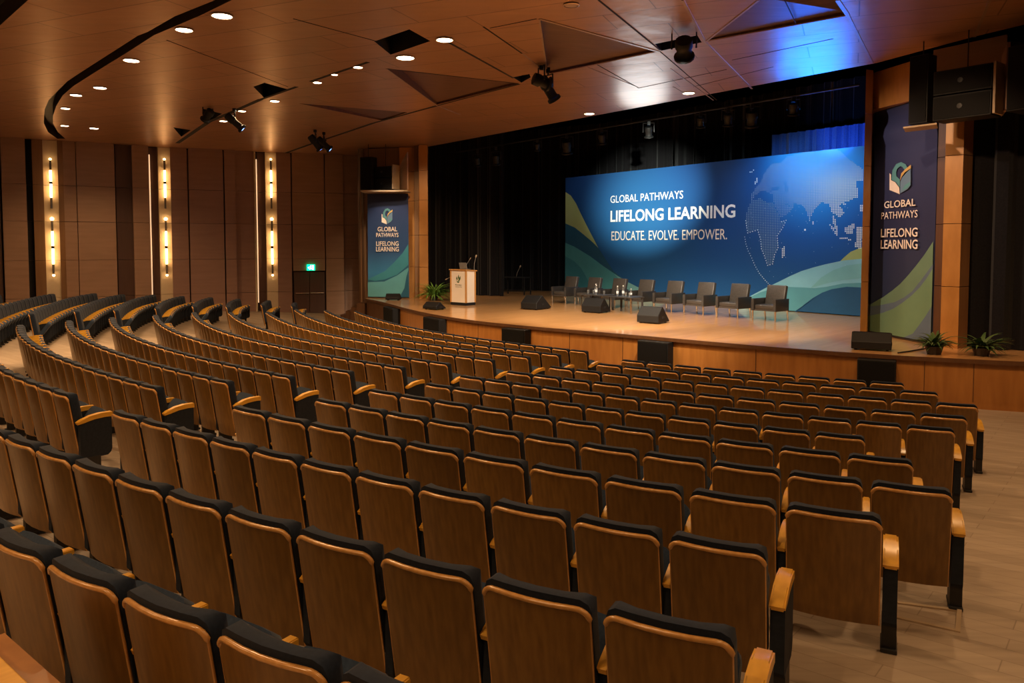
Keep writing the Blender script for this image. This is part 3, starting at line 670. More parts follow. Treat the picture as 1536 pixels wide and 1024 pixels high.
# ------------------------------------------------------------------ printed backdrop
FB = Frame((BA.x, BA.y), (BB.x, BB.y), ST+.02); BW = FB.L+1.6; BH = FB.loc(1070, 243)[1]
cg = FB.loc(1235, 268); cw = FB.loc(940, 300)
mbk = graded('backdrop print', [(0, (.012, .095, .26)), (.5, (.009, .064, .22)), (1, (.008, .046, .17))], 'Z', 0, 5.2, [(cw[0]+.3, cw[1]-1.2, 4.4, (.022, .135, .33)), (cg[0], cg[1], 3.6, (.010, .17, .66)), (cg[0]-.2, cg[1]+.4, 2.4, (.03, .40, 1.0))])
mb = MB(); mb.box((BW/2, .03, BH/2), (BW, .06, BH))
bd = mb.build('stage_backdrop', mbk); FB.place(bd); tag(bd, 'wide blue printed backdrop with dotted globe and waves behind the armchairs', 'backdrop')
def wave(px, mat, lvl, F=FB, par=bd, nm='wave_print'):
    pts = [F.loc(*p) if len(p) == 2 else (p[0], p[1]) for p in px]; flat([pts], -.002-.002*lvl).build(nm, mat, par)
Z = lambda x: (x, .004, 0)
lx = .004
hill = [(848.4, 288), (856, 293), (864, 305), (873, 324), (882, 342), (896, 369), (908, 389), (921, 407), (938, 421), (960, 432), (985, 441)]
HL = [(lx, FB.loc(848.4, 288)[1])]+[FB.loc(*p) for p in hill[1:]]
def cur(pts): return [FB.loc(*p) for p in pts]
def wavep(pts, mat, lvl): flat([pts], -.002-.002*lvl).build('wave_print', mat, bd)
def L0(y): return (lx, FB.loc(848.4, y)[1])
base_r = (FB.loc(985, 441)[0]+.5, .004)
wavep(HL+[base_r, (lx, .004)], 'green', 0)
wavep([L0(335)]+cur([(862, 341), (876, 352), (890, 364), (898, 372), (910, 391), (921, 407), (938, 421), (960, 432), (985, 441)])+[base_r, (lx, .004)], 'tealdark', 1)
wavep([L0(336)]+cur([(855, 339), (866, 358), (880, 382)])+cur([(921, 409), (938, 421)])+[(FB.loc(938, 421)[0], .004), (lx, .004)], 'tealdark', 1.4)
wavep([L0(364)]+cur([(862, 370), (885, 384), (905, 399), (923, 411), (940, 422), (960, 432), (985, 441)])+[base_r, (lx, .004)], 'tealmid', 2)
wavep([L0(384)]+cur([(862, 392), (872, 402), (880, 416), (890, 436)])+[(FB.loc(892, 440)[0], .004), (lx, .004)], 'teal', 3)
wavep(cur([(922, 411), (940, 422), (960, 432), (985, 441)])+[base_r, (FB.loc(945, 441)[0], .004)]+cur([(940, 432)]), 'tealpale', 3.4)
rx = BW-.004
def Rr(dx, y): return (BW-.004 if dx is None else FB.loc(1292, y)[0]+dx, FB.loc(1292, y)[1])
wavep(cur([(1258, 394), (1266, 386), (1276, 377.5), (1292, 371)])+[(rx, FB.loc(1292, 366)[1]), (rx, 1.6)]+cur([(1262, 396)]), 'green', 0)
wavep([(FB.loc(1120, 447)[0], FB.loc(1120, 447)[1])]+cur([(1131, 441), (1150, 431), (1167, 423), (1185, 414), (1202, 406.5), (1220, 401), (1237, 396.5), (1265, 390.5), (1292, 388)])+[(rx, FB.loc(1292, 388)[1]), (rx, .004), (FB.loc(1100, 462)[0], .004)], 'aqua', 1)
wavep(cur([(1140, 438.5), (1158, 433), (1180, 430), (1205, 431), (1222, 432), (1240, 430), (1265, 425), (1292, 424)])+[(rx, FB.loc(1292, 424)[1]), (rx, .004), (FB.loc(1120, 462)[0], .004), FB.loc(1120, 448)], 'bteal', 2)
wavep(cur([(1216, 432), (1232, 416), (1250, 405), (1270, 398), (1292, 395)])+[(rx, FB.loc(1292, 395)[1]), (rx, FB.loc(1292, 416)[1])]+cur([(1292, 417), (1262, 420), (1240, 425)]), 'tealpale', 3)
wavep(cur([(1194, 468), (1206, 457), (1219, 447), (1234, 438.5), (1248, 433.5), (1270, 430), (1292, 431)])+[(rx, FB.loc(1292, 436)[1]), (rx, .004), (FB.loc(1193, 469)[0], .004)], 'bluedeep', 4)
mb = MB(); text_px(FB, 'GLOBAL PATHWAYS', 916, 304.5, 1025, 285.5, -.012, mb, .0); mb.build('lettering', 'print', bd, fix=False)
mb = MB(); text_px(FB, 'LIFELONG LEARNING', 916, 333, 1103.5, 306, -.012, mb, .022); mb.build('lettering', 'print', bd, fix=False)
mb = MB(); text_px(FB, 'EDUCATE. EVOLVE. EMPOWER.', 917.5, 360.5, 1091, 343, -.012, mb, .0); mb.build('lettering', 'printcream', bd, fix=False)
# dotted globe
G = lambda pts: [(1090+.1757*x, 220+.1757*y) for x, y in pts]
AFR = G([(215, 455), (290, 440), (330, 470), (400, 480), (440, 580), (470, 640), (508, 628), (480, 690), (432, 760), (440, 860), (410, 920), (392, 1000), (350, 1012), (322, 930), (297, 870), (290, 790), (265, 710), (180, 735), (160, 610), (180, 530)])
EUR = G([(200, 460), (212, 405), (250, 350), (300, 290), (318, 225), (400, 132), (442, 150), (520, 80), (700, 38), (950, 22), (1050, 110), (1160, 190), (1165, 290), (1110, 300), (1122, 430), (1020, 470), (962, 500), (1004, 560), (962, 608), (930, 570), (905, 570), (888, 530), (862, 480), (800, 480), (735, 560), (708, 632), (676, 540), (640, 500), (570, 482), (562, 530), (470, 612), (420, 520), (402, 470), (395, 410), (340, 380), (300, 372), (240, 420), (215, 455)])
SEAS = [G([(368, 375), (395, 345), (450, 335), (455, 360), (410, 372), (375, 385)]), G([(488, 300), (510, 288), (522, 340), (520, 385), (496, 380)]), G([(500, 480), (545, 500), (540, 512), (495, 495)])]
ISL = [G([(898, 560), (935, 640), (955, 735), (935, 740), (905, 630)]), G([(872, 655), (905, 680), (962, 765), (940, 765)]), G([(960, 768), (1070, 785), (1068, 798), (965, 785)]), G([(1003, 695), (1060, 665), (1100, 640), (1098, 670), (1075, 740), (1020, 740)]), G([(1130, 490), (1160, 490), (1160, 560), (1135, 545)]), G([(1112, 690), (1160, 690), (1160, 790), (1110, 800)]), G([(468, 950), (476, 870), (503, 838), (506, 850), (490, 945)]), G([(1000, 480), (1020, 485), (1012, 505), (998, 500)]), G([(728, 635), (742, 640), (738, 662), (728, 655)]), G([(1095, 810), (1160, 800), (1150, 870), (1090, 860)]), G([(228, 320), (258, 262), (268, 300), (240, 335)]), G([(195, 215), (232, 195), (225, 230)])]
def inside(p, poly):
    x, y = p; c = False; j = len(poly)-1
    for i in range(len(poly)):
        if (poly[i][1] > y) != (poly[j][1] > y) and x < (poly[j][0]-poly[i][0])*(y-poly[i][1])/(poly[j][1]-poly[i][1])+poly[i][0]: c = not c
        j = i
    return c
bright = MB(); dim = MB()
def dotq(mb, px, py, r):
    a = FB.loc(px, py); mb.face([(a[0]-r, -.004, a[1]-r*1.0), (a[0]+r, -.004, a[1]-r), (a[0]+r, -.004, a[1]+r), (a[0]-r, -.004, a[1]+r)])
yy = 222.0; row = 0
while yy < 400:
    xx = 1110.0
    while xx < 1304:
        wx = xx; wy = yy-((xx-1110)*.035 if xx > 1110 else 0)+.0009*(xx-1210)**2*.12
        if inside((wx, wy), AFR): dotq(dim, wx, wy, .013)
        elif inside((wx, wy), EUR) and not any(inside((wx, wy), s) for s in SEAS):
            f = min(1, max(0, (wx-1175)/80)); low = min(1, max(0, (wy-238)/35)); dotq(bright, wx, wy, .0085+.0105*f*low)
        elif any(inside((wx, wy), s) for s in ISL): dotq(bright, wx, wy, .019)
        xx += 2.55
    yy += 2.55; row += 1
def outline(pts, closed, step, r, mb):
    for a, b in zip(pts, pts[1:]+(pts[:1] if closed else [])):
        L = math.hypot(b[0]-a[0], b[1]-a[1]); k = max(1, int(L/step))
        for i in range(k): dotq(mb, a[0]+(b[0]-a[0])*i/k, a[1]+(b[1]-a[1])*i/k, r)
outline(AFR[5:19], False, 3.2, .014, bright)
outline(G([(155, 770), (165, 830), (185, 890), (215, 950), (240, 1010), (280, 1080), (330, 1140), (380, 1190), (430, 1225)]), False, 3.0, .012, bright)
rs = random.Random(4)
for _ in range(60): dotq(bright, 1118+rs.random()*170, 300+rs.random()*115, .006)
dotq(bright, 1207.6, 344.5, .03)
bright.build('globe_print', 'dot', bd, fix=False); dim.build('globe_print', 'dotdim', bd, fix=False)
# ------------------------------------------------------------------ hanging banners
def banner(F, H, label, right):
    W = F.L; mb = MB(); nx, nz = 24, 30; rows = []
    def yoff(u, v):
        y = .02*math.sin(u*9+v*2)*(.4+.6*abs(2*u-1))
        if right and v > .84: y += -.10*math.sin((v-.84)/.16*PI*2.2)*(1-abs(u-.35))
        return y
    for sgn in (0, .012):
        rows = [[(W*i/nx, yoff(i/nx, j/nz)+sgn, H*j/nz) for i in range(nx+1)] for j in range(nz+1)]; mb.grid(rows)
    if right: mt = graded('right banner print', [(0, (.030, .045, .085)), (.5, (.028, .033, .085)), (1, (.045, .055, .14))], 'Z', 0, H)
    else: mt = graded('left banner print', [(0, (.03, .14, .24)), (.24, (.04, .19, .36)), (.45, (.028, .075, .18)), (1, (.026, .034, .10))], 'Z', 0, H)
    b = mb.build('hanging_banner', mt, None, True, fix=False); F.place(b); tag(b, label, 'banner', 'hanging event banners')
    mb = MB(); mb.tube([(-.02, 0, .0), (W+.02, 0, .0)], .02); mb.build('hem_bar', 'darkgrey', b)
    return b
p0, p1 = onz(1303, 499, ST), onz(1398.5, 517.5, ST); FR = Frame((p0.x, p0.y), (p1.x, p1.y), ST+.03); HR = 5.35
br = banner(FR, HR, 'tall navy banner with book emblem and green waves on the right stage pillar', True)
def bpoly(F, par, pts, mat, lvl, nm='wave_print'):
    q = [(min(max(x, .005), F.L-.005), max(z, .03)) for x, z in [F.loc(*p) for p in pts]]; flat([q], -.034-.003*lvl).build(nm, mat, par)
bot = [(1403, 520), (1297, 500)]
bpoly(FR, br, [(1296, 457), (1326.5, 445.5), (1340, 436), (1353, 425), (1365, 412), (1376, 398.6), (1388, 383), (1402, 362)]+bot, 'bgreen', 0)
bpoly(FR, br, [(1296, 458.5), (1320, 458), (1344, 453), (1358, 446), (1370.5, 436.7), (1384, 420), (1402, 396)]+bot, 'bslate', 1)
bpoly(FR, br, [(1296, 473), (1326.5, 469), (1342, 463), (1356, 454), (1370, 443), (1382, 431), (1392, 418), (1402, 403)]+bot, 'bgreen2', 2)
bpoly(FR, br, [(1358, 514), (1372, 500), (1382, 486.5), (1391, 474), (1402, 460), (1403, 520)], 'bslate', 3)
logo(FR, br, 1352.5, 267, 48, -.036)
for s, x0, y0, x1, y1, b_ in (('GLOBAL', 1329, 312.5, 1376.4, 297.5, .012), ('PATHWAYS', 1324.6, 329, 1379.4, 314.5, 0), ('LIFELONG', 1324, 356, 1379.4, 341, .012), ('LEARNING', 1323.7, 373, 1379.4, 359, .012)):
    mb = MB(); text_px(FR, s, x0, y0, x1, y1, -.046, mb, b_); mb.build('lettering', 'printcream', br, fix=False)
p0, p1 = at2(551.5, 31.45), at2(613, 31.15); FL = Frame((p0.x, p0.y), (p1.x, p1.y), ST+.03); HL_ = FL.loc(580, 287)[1]-.10
bl = banner(FL, HL_, 'tall navy banner with book emblem and teal waves by the left stage end', False)
bot = [(616, 449), (549, 449)]
bpoly(FL, bl, [(549, 418.5), (563, 413.6), (578.4, 406), (591, 394), (603.8, 380), (616, 366)]+bot, 'teal', 0)
bpoly(FL, bl, [(549, 419), (563, 421), (577, 419), (596, 411.7), (616, 397), (616, 408), (590, 417), (575, 424), (549, 424)], 'tealdark', 1)
bpoly(FL, bl, [(549, 423), (577, 422), (596, 413), (616, 401)]+bot, 'bteal', 2)
bpoly(FL, bl, [(600, 449), (607, 432), (610, 415), (616, 405), (616, 449)], 'tealdark', 3)
logo(FL, bl, 581, 324.3, 24, -.036)
for s, x0, y0, x1, y1 in (('GLOBAL', 567, 347, 596.3, 340), ('PATHWAYS', 564.9, 355.5, 598.2, 349), ('LIFELONG', 564.9, 368.6, 598.4, 361.8), ('LEARNING', 564.7, 377, 598.7, 370)):
    mb = MB(); text_px(FL, s, x0, y0, x1, y1, -.046, mb, .012); mb.build('lettering', 'printcream', bl, fix=False)
# ------------------------------------------------------------------ armchairs
def make_armchair(label):
    t = thing('armchair', label, 'armchair', (0, 0, 0), 0, 'leather armchairs across the stage')   # faces -y
    mb = MB(); mb.box((0, -.02, .40), (.60, .62, .13), bev=.03); mb.build('seat', 'leather', t, True)
    mb = MB(); mb.box((0, 0, 0), (.60, .13, .60), mat=Matrix.Translation((0, .30, .70)) @ Matrix.Rotation(math.radians(-13), 4, 'X'), bev=.025); mb.build('backrest', 'leather', t, True)
    for s in (-1, 1):
        mb = MB(); mb.box((s*.345, -.02, .46), (.085, .70, .34), bev=.012); a = mb.build('arm', 'leatherdark', t, True)
        mb = MB(); mb.box((s*.345, -.372, .46), (.075, .012, .33)); mb.build('edge_strip', 'darkgrey', a)
        for y, dy in ((-.34, 0), (.28, .05)):
            mb = MB(); mb.tube([(s*.355, y, .33), (s*.355, y+dy, 0)], [.028, .02], 8); mb.build('leg', 'chrome', t, True)
    mb = MB(); mb.box((0, -.02, .315), (.64, .62, .05)); mb.build('frame', 'leather', t)
    return t
SRZ = math.atan2(PD[1], PD[0])
c1, c8 = Vector((1.70, 28.15)), Vector((7.07, 21.55)); cn = Vector((.80, .60))
proto = make_armchair('')
an = ['leftmost armchair of the row on stage, by the black drape', 'second leather armchair from the left, left of the low table bottles', 'third leather armchair from the left, behind the first low table', 'fourth leather armchair from the left, behind the second low table', 'fifth leather armchair from the left, just right of the low tables', 'third leather armchair from the right end of the row', 'second leather armchair from the right end of the row', 'rightmost armchair, in front of the aqua wave on the backdrop']
proto['label'] = an[0]
for i in range(8):
    q = c1+(c8-c1)*(i/7)+cn*.36; rz = math.atan2(c8.y-c1.y, c8.x-c1.x)+.02
    if i == 0: proto.location = (q.x, q.y, ST); proto.rotation_euler = (0, 0, rz)
    else: dup(proto, (q.x, q.y, ST), rz, an[i])
# ------------------------------------------------------------------ low tables, bottles, glasses
def low_table(px, py, rz, label):
    p = onz(px, py, ST); t = thing('low_table', label, 'table', (p.x, p.y, ST), rz, 'low tables in front of the armchairs')
    mb = MB(); mb.box((0, 0, .50), (1.0, .62, .035), bev=.006); mb.build('table_top', 'darkgrey', t)
    for sx in (-1, 1):
        for sy in (-1, 1):
            mb = MB(); mb.box((sx*.45, sy*.26, .241), (.05, .05, .482)); mb.build('leg', 'chrome' if sy < 0 else 'darkgrey', t)
    return t
T1 = low_table(896, 464.3, SRZ+.03, 'low dark coffee table behind the middle floor monitor'); T2 = low_table(939, 468.6, SRZ, 'low dark coffee table further right, in front of the fourth armchair')
def on_table(T, x, y): return T.matrix_basis @ Vector((x, y, .5185))
def bottle(T, x, y, h, lab):
    p = on_table(T, x, y); t = thing('water_bottle', lab, 'bottle', p, 0, 'water bottles on the low tables')
    mb = MB(); mb.lathe([(.034, 0), (.038, .01), (.038, h*.62), (.016, h*.82), (.014, h*.93)], n=12); mb.build('body', 'glass', t, True)
    mb = MB(); mb.lathe([(.018, h*.92), (.018, h)], n=10); mb.build('cap', 'print', t)
    mb = MB(); mb.lathe([(.0395, h*.25), (.0395, h*.50)], n=12); mb.build('label_band', 'label', t)
def glass(T, x, y, lab):
    p = on_table(T, x, y); t = thing('drinking_glass', lab, 'glass', p, 0, 'glasses on the low tables')
    mb = MB(); mb.lathe([(.030, 0), (.038, .13), (.035, .13), (.028, .008)], n=12); mb.build('bowl', 'glass', t, True)
for T, lst in ((T1, [(-.12, .05, .34, 'taller water bottle on the left low table'), (.0, -.05, .31, 'shorter water bottle on the left low table')]),
               (T2, [(-.38, .0, .30, 'leftmost of the three bottles on the right low table'), (-.28, -.1, .33, 'front bottle of the three on the right low table'), (-.20, .08, .34, 'tallest bottle of the three on the right low table'), (.16, .05, .25, 'lone short bottle right of the others on the right low table')])):
    for a in lst: bottle(T, *a)
for T, lst in ((T1, [(-.38, -.05, 'glass at the left end of the left low table'), (-.27, .1, 'glass beside the taller bottle on the left low table'), (.30, 0, 'glass at the right end of the left low table')]),
               (T2, [(.04, -.05, 'glass between the bottles on the right low table'), (.25, -.12, 'glass right of the lone bottle on the right low table')])):
    for a in lst: glass(T, *a)
# ------------------------------------------------------------------ stage monitors, loudspeakers
def wedge(pxl, pyl, W, D, H, rz, label):
    """px of the near left bottom corner"""
    p = onz(pxl, pyl, ST); t = thing('stage_monitor', label, 'stage monitor', (p.x, p.y, ST+.002), rz, 'wedge monitors on the stage')
    mb = MB(); pr = [(0, .03), (0, H*.50), (D*.34, H), (D*.42, H), (D, H*.14), (D*.97, .03)]
    mb.extr([(0, y, z) for y, z in pr], (W, 0, 0)); bmesh.ops.bevel(mb.bm, geom=mb.bm.edges[:], offset=.012, segments=1, affect='EDGES'); mb.build('cabinet', 'spkr', t)
    mb = MB(); a = Vector((0, D*.44, H*.985)); b = Vector((0, D*.985, H*.17)); d = (b-a); nn = Vector((0, d.z, -d.y)).normalized()*-.012
    mb.extr([(.03, a.y, a.z), (W-.03, a.y, a.z), (W-.03, b.y, b.z), (.03, b.y, b.z)], nn*-1 if nn.z < 0 else nn); mb.build('grille', 'grille', t)
    for x in (.08, W-.08):
        for y in (.08, D-.1):
            mb = MB(); mb.box((x, y, .017), (.05, .05, .03)); mb.build('rubber_foot', 'foot', t)
    mb = MB(); mb.box((W+.002, D*.42, H*.38), (.012, .13, .06)); mb.build('handle', 'foot', t)
wedge(955, 484.2, .66, .66, .45, SRZ+.22, 'black wedge monitor nearest the seats, right of the low tables')
wedge(872, 468.5, .70, .66, .46, SRZ+.25, 'black wedge monitor in front of the left low table')
wedge(781, 463.8, .66, .85, .46, SRZ+.22, 'black wedge monitor between the lectern and the armchairs')
wedge(634, 464, .62, .50, .25, SRZ+.25, 'small low monitor at the stage edge left of the lectern')
wedge(578, 450.6, .56, .40, .26, -.05, 'small black monitor at the foot of the left banner')
wedge(1276.5, 524.5, .74, .50, .36, SRZ+.42, 'black monitor at the foot of the right banner')
def subwoofer(px0, px1, label):
    i0 = min(range(len(AE)), key=lambda i: abs(project((AE[i].x, AE[i].y, .5))[0]-px0))
    def edge_pt(px):
        r = ray(px, 500); s = r.x/r.y
        for a, b in zip(AE[:-1], AE[1:]):
            u = b-a; den = s*u.y-u.x
            if abs(den) > 1e-9:
                t = (a.x-s*a.y)/den
                if 0 <= t <= 1: return a+u*t
        return AE[i0]
    a, b = edge_pt(px0), edge_pt(px1); d = b-a; W = d.length; nn = Vector((d.y, -d.x)).normalized()
    if nn.y > 0 and abs(nn.x) < .3: nn = -nn
    o = a+nn*.16
    t = thing('front_fill_speaker', label, 'loudspeaker', (o.x, o.y, 0), math.atan2(d.y, d.x), 'black speakers along the stage front')
    mb = MB(); mb.box((W/2, .08, .43), (W, .26, .83), bev=.015); mb.build('cabinet', 'spkr', t)
    mb = MB(); mb.box((W/2, -.056, .43), (W-.06, .02, .76)); mb.build('grille', 'grille', t)
    mb = MB(); mb.box((W/2, .08, .008), (W*.8, .2, .016)); mb.build('plinth', 'foot', t)
for a, b, l in ((584, 598, 'leftmost black speaker along the stage front, below the left banner'), (644, 668, 'black speaker against the stage front left of the lectern'), (760, 795, 'black speaker against the stage front right of the lectern'), (963, 1009, 'black speaker at the middle of the stage front, below the wedge monitor'), (1288, 1346, 'rightmost and largest black speaker along the stage front')):
    subwoofer(a, b, l)
def spk_box(name, label, p0, p1, zt, zb, depth, parts=1, group='hung loudspeaker clusters'):
    A, B = Vector(p0), Vector(p1); d = B-A; W = d.length
    t = thing(name, label, 'loudspeaker', (A.x, A.y, zb), math.atan2(d.y, d.x), group); H = zt-zb
    for i in range(parts):
        h = H/parts; z = h*i
        mb = MB(); mb.box((W/2, depth/2, z+h/2), (W, depth, h-.02), bev=.012); mb.build('cabinet', 'spkr', t)
        mb = MB(); mb.box((W/2, -.008, z+h/2), (W-.05, .02, h-.08)); mb.build('grille', 'grille', t)
        if parts > 1:
            mb = MB(); mb.lathe([(.001, 0), (.05, .0), (.05, .012), (.001, .014)], n=10); mb.xform(Matrix.Translation((W*.48, -.018, z+h*.5)) @ Matrix.Rotation(PI/2, 4, 'X')); mb.build('badge', 'foot', t)
    mb = MB(); mb.tube([(W/2, depth/2, H-.02), (W/2, depth/2, CE-zb)], .012); mb.build('hanging_rod', 'foot', t)
    return t
def zat(py, d): return CAMZ+(370-py)/FPX*d
# right cluster
spk_box('column_loudspeaker', 'tall black column speaker hanging in front of the right banner top', at2(1357, 15.6), at2(1385, 15.3), zat(86, 15.45), zat(188, 15.45), .35)
spk_box('line_array_loudspeaker', 'black double line-array speaker at the right of the stage opening', at2(1393, 15.0), at2(1480, 14.2), zat(104, 14.6), zat(180, 14.6), .5, 2)
spk_box('wide_loudspeaker', 'large black speaker cut off by the right picture edge', at2(1502, 13.9), at2(1580, 13.2), zat(66, 13.5), zat(165, 13.5), .6)
def board(name, label, p0, p1, zt, zb, th, mat, slope=0, cat='bracket'):
    A, B = Vector(p0), Vector(p1); d = B-A; W = d.length
    mb = MB(); mb.extr([(0, 0, 0), (W, 0, 0), (W, 0, zt-zb), (0, 0, (zt-zb)*(1-slope))], (0, th, 0))
    o = mb.build(name, mat); o.location = (A.x, A.y, zb); o.rotation_euler = (0, 0, math.atan2(d.y, d.x)); return tag(o, label, cat)
def side_of(p0, p1, g, L):
    d = (p1-p0).normalized(); q = p1+d*g; return q, q+Vector((-d.y, d.x))*L
sA, sB = side_of(at2(1393, 15.0), at2(1480, 14.2), .06, .42); lA, lB = side_of(at2(560, 30.9), at2(588.5, 30.5), .06, .45)
board('rigging_plate', 'beige slotted side plate on the right line-array speaker', sA, sB, zat(96, 14.2), zat(172, 14.2), .04, 'beige')
board('wing_panel', 'tan upright wing panel left of the cut-off right speaker', at2(1490.5, 15.2), at2(1501, 14.3), zat(68, 14.3), zat(166, 14.3), .05, 'wallp', .12, 'panel')
mb = MB(); a, b = at2(1350, 15.3), at2(1400, 14.8); mb.prism([a, b, b+Vector((.3, .5)), a+Vector((.3, .5))], zat(191, 15), zat(188.5, 15)); tag(mb.build('speaker_shelf', 'beige'), 'thin shelf under the right column speaker', 'shelf')
a, b = at2(1392, 15.9), at2(1500, 14.9)
mb = MB(); mb.extr([(a.x, a.y, zat(80, 15.9)), (b.x, b.y, zat(57, 14.9)), (b.x, b.y, zat(100, 14.9)), (a.x, a.y, zat(118, 15.9))], (.05, .06, 0)); struct(mb.build('trim_10', 'wallp'))
# left cluster
spk_box('column_loudspeaker', 'tall black column speaker above the left edge of the left banner', at2(541, 30.9), at2(559, 30.7), zat(236, 30.8), zat(285, 30.8), .4)
spk_box('line_array_loudspeaker', 'black double line-array speaker above the left banner', at2(560, 30.9), at2(588.5, 30.5), zat(250, 30.7), zat(284.5, 30.7), .5, 2)
board('rigging_plate', 'beige slotted side plate on the left line-array speaker', lA, lB, zat(248, 30.6), zat(284, 30.6), .05, 'beige')
board('wing_panel', 'tan angled wing panel right of the left line-array speaker', at2(601, 31.2), at2(611.5, 30.6), zat(230, 30.8), zat(285, 30.8), .05, 'wallp', .3, 'panel')
mb = MB(); a, b = at2(541.5, 30.5), at2(612, 30.4); mb.prism([a, b, b+Vector((0, .9)), a+Vector((0, .9))], zat(288, 30.5), zat(285.6, 30.5)); tag(mb.build('speaker_shelf', 'beige'), 'thin shelf under the left speaker cluster', 'shelf')
# ------------------------------------------------------------------ lectern
p = onz(675.5, 456.8, ST); LW, LD, LH = .80, .50, 1.30
lec = thing('lectern', 'cream lectern with oak edges and a green leaf emblem on the stage', 'lectern', (p.x, p.y, ST), SRZ+.18)
mb = MB(); mb.box((LW/2, LD/2, .05), (LW-.02, LD-.02, .10)); mb.build('plinth', 'black', lec)
mb = MB(); mb.box((LW/2, LD/2, .10+(LH-.14)/2), (LW-.05, LD-.05, LH-.14)); mb.build('body', 'white', lec)
for x, y in ((.02, .02), (LW-.02, .02), (LW-.02, LD-.02), (.02, LD-.02)):
    mb = MB(); mb.box((x, y, .10+(LH-.14)/2), (.05, .05, LH-.14)); mb.build('corner_post', 'lecwood', lec)
mb = MB(); mb.extr([(-.03, -.04, LH-.04), (-.03, LD+.05, LH-.08), (-.03, LD+.05, LH-.045), (-.03, -.04, LH)], (LW+.06, 0, 0)); mb.build('top', 'lecwood', lec)
mb = flat([[(.34, .88), (.28, .95), (.30, 1.04), (.36, .95)], [(.37, .85), (.44, .87), (.50, .95), (.50, 1.05), (.42, .97)], [(.36, .99), (.40, 1.11), (.44, 1.0), (.40, .94)], [(.30, .90), (.36, .85), (.46, .85), (.40, .80), (.33, .82)]], .021); mb.build('emblem', 'leafgreen', lec)
mb = MB(); text_mesh('Boundary', .24, .70, .56, .755, .020, mb, .02); text_mesh('University', .24, .635, .57, .685, .020, mb, 0); mb.build('lettering', 'olive', lec, fix=False)
def goose(name, label, pts, hr):
    t = thing(name, label, 'microphone', pts[0]); P = [Vector(q)-Vector(pts[0]) for q in pts]
    mb = MB(); mb.tube(P, .010); mb.build('gooseneck', 'grey', t, True); d = (P[-1]-P[-2]).normalized()
    mb = MB(); mb.tube([P[-1], P[-1]+d*.03, P[-1]+d*.08, P[-1]+d*.10], [hr*.7, hr, hr, hr*.5], 10); mb.build('mic_head', 'beige', t, True)
LM = Matrix.Translation(lec.location) @ Matrix.Rotation(lec.rotation_euler.z, 4, 'Z')
lp = lambda x, y, z: LM @ Vector((x, y, z))
goose('lectern_microphone', 'thin microphone leaning over the left of the laptop on the lectern', [lp(.28, .48, LH-.030), lp(.38, .48, LH+.18), lp(.54, .46, LH+.34)], .014)
goose('lectern_microphone', 'taller gooseneck microphone at the right of the lectern top', [lp(.76, .46, LH-.030), lp(.77, .46, LH+.2), lp(.86, .44, LH+.42)], .028)
goose('side_microphone', 'slim white microphone sticking out left of the lectern', [lp(-.04, .2, LH-.25), lp(-.12, .15, LH-.30), lp(-.24, .1, LH-.36)], .016)
lt = thing('laptop', 'grey laptop with raised lid on the lectern top', 'laptop', lp(.36, .10, LH-.008), lec.rotation_euler.z)
mb = MB(); mb.box((.14, .19, .012), (.34, .22, .02)); mb.build('keyboard_base', 'darkgrey', lt)
mb = MB(); mb.box((0, 0, 0), (.36, .015, .23), mat=Matrix.Translation((.14, .06, .125)) @ Matrix.Rotation(math.radians(14), 4, 'X')); mb.build('screen_lid', 'grey', lt)
# mixing table in the dark
p = onz(774, 441.5, ST); t = thing('side_table', 'dark table in the shadows left of the backdrop', 'table', (p.x, p.y, ST), SRZ+.3)
mb = MB(); mb.box((0, 0, .76), (1.3, .6, .04)); mb.build('table_top', 'black', t)
for sx in (-1, 1):
    for sy in (-1, 1):
        mb = MB(); mb.box((sx*.6, sy*.25, .37), (.04, .04, .74)); mb.build('leg', 'black', t)
mb = MB(); mb.box((0, .25, .18), (1.16, .03, .03)); mb.build('stretcher', 'black', t)
tm = Matrix.Translation(t.location) @ Matrix.Rotation(t.rotation_euler.z, 4, 'Z')
goose('table_microphone', 'microphone slanting up from the dark table behind the lectern', [tm @ Vector((.02, 0, .78)), tm @ Vector((.06, 0, .95)), tm @ Vector((.2, 0, 1.2))], .03)
# ------------------------------------------------------------------ plants
def plant(name, label, p, n, L, h, seed, leaf, wid=.035, z=ST):
    r = random.Random(seed); t = thing(name, label, 'plant', (p.x, p.y, z), 0, 'potted plants on the stage edge')
    mb = MB(); mb.lathe([(.12, .0), (.16, .14), (.165, .16), (.14, .16), (.135, .12)], n=14); mb.build('pot', 'pot', t)
    mb = MB()
    for i in range(n):
        a = 2*PI*i/n*2.4+r.uniform(-.3, .3); el = r.uniform(.35, 1.35); ll = L*r.uniform(.65, 1.1); w = wid*r.uniform(.8, 1.3); c, s = math.cos(a), math.sin(a); prev = None
        sx, sy = r.uniform(-.06, .06), r.uniform(-.06, .06); px_, pz = .02, .13; ang = el
        for k in range(7):
            f = k/6; ww = w*(.35+1.3*f*(1-f)*2.0)*(1-f*.85) if k < 6 else .002
            P = Vector((sx+c*px_, sy+s*px_, pz)); S = Vector((-s, c, 0))*ww
            cur_ = (mb.bm.verts.new(P-S), mb.bm.verts.new(P+Vector((0, 0, -ww*.35))), mb.bm.verts.new(P+S))
            if prev:
                for q in (0, 1): mb.bm.faces.new((prev[q], prev[q+1], cur_[q+1], cur_[q]))
            prev = cur_; px_ += math.cos(ang)*ll/6; pz += math.sin(ang)*ll/6*h; ang -= r.uniform(.16, .34); pz = max(pz, .03)
    mb.build('foliage', leaf, t, True, fix=False)
plant('potted_fern', 'bright green fern between the left pillar and the lectern', onz(651, 450.5, ST), 150, .98, .95, 1, 'leaf', .045)
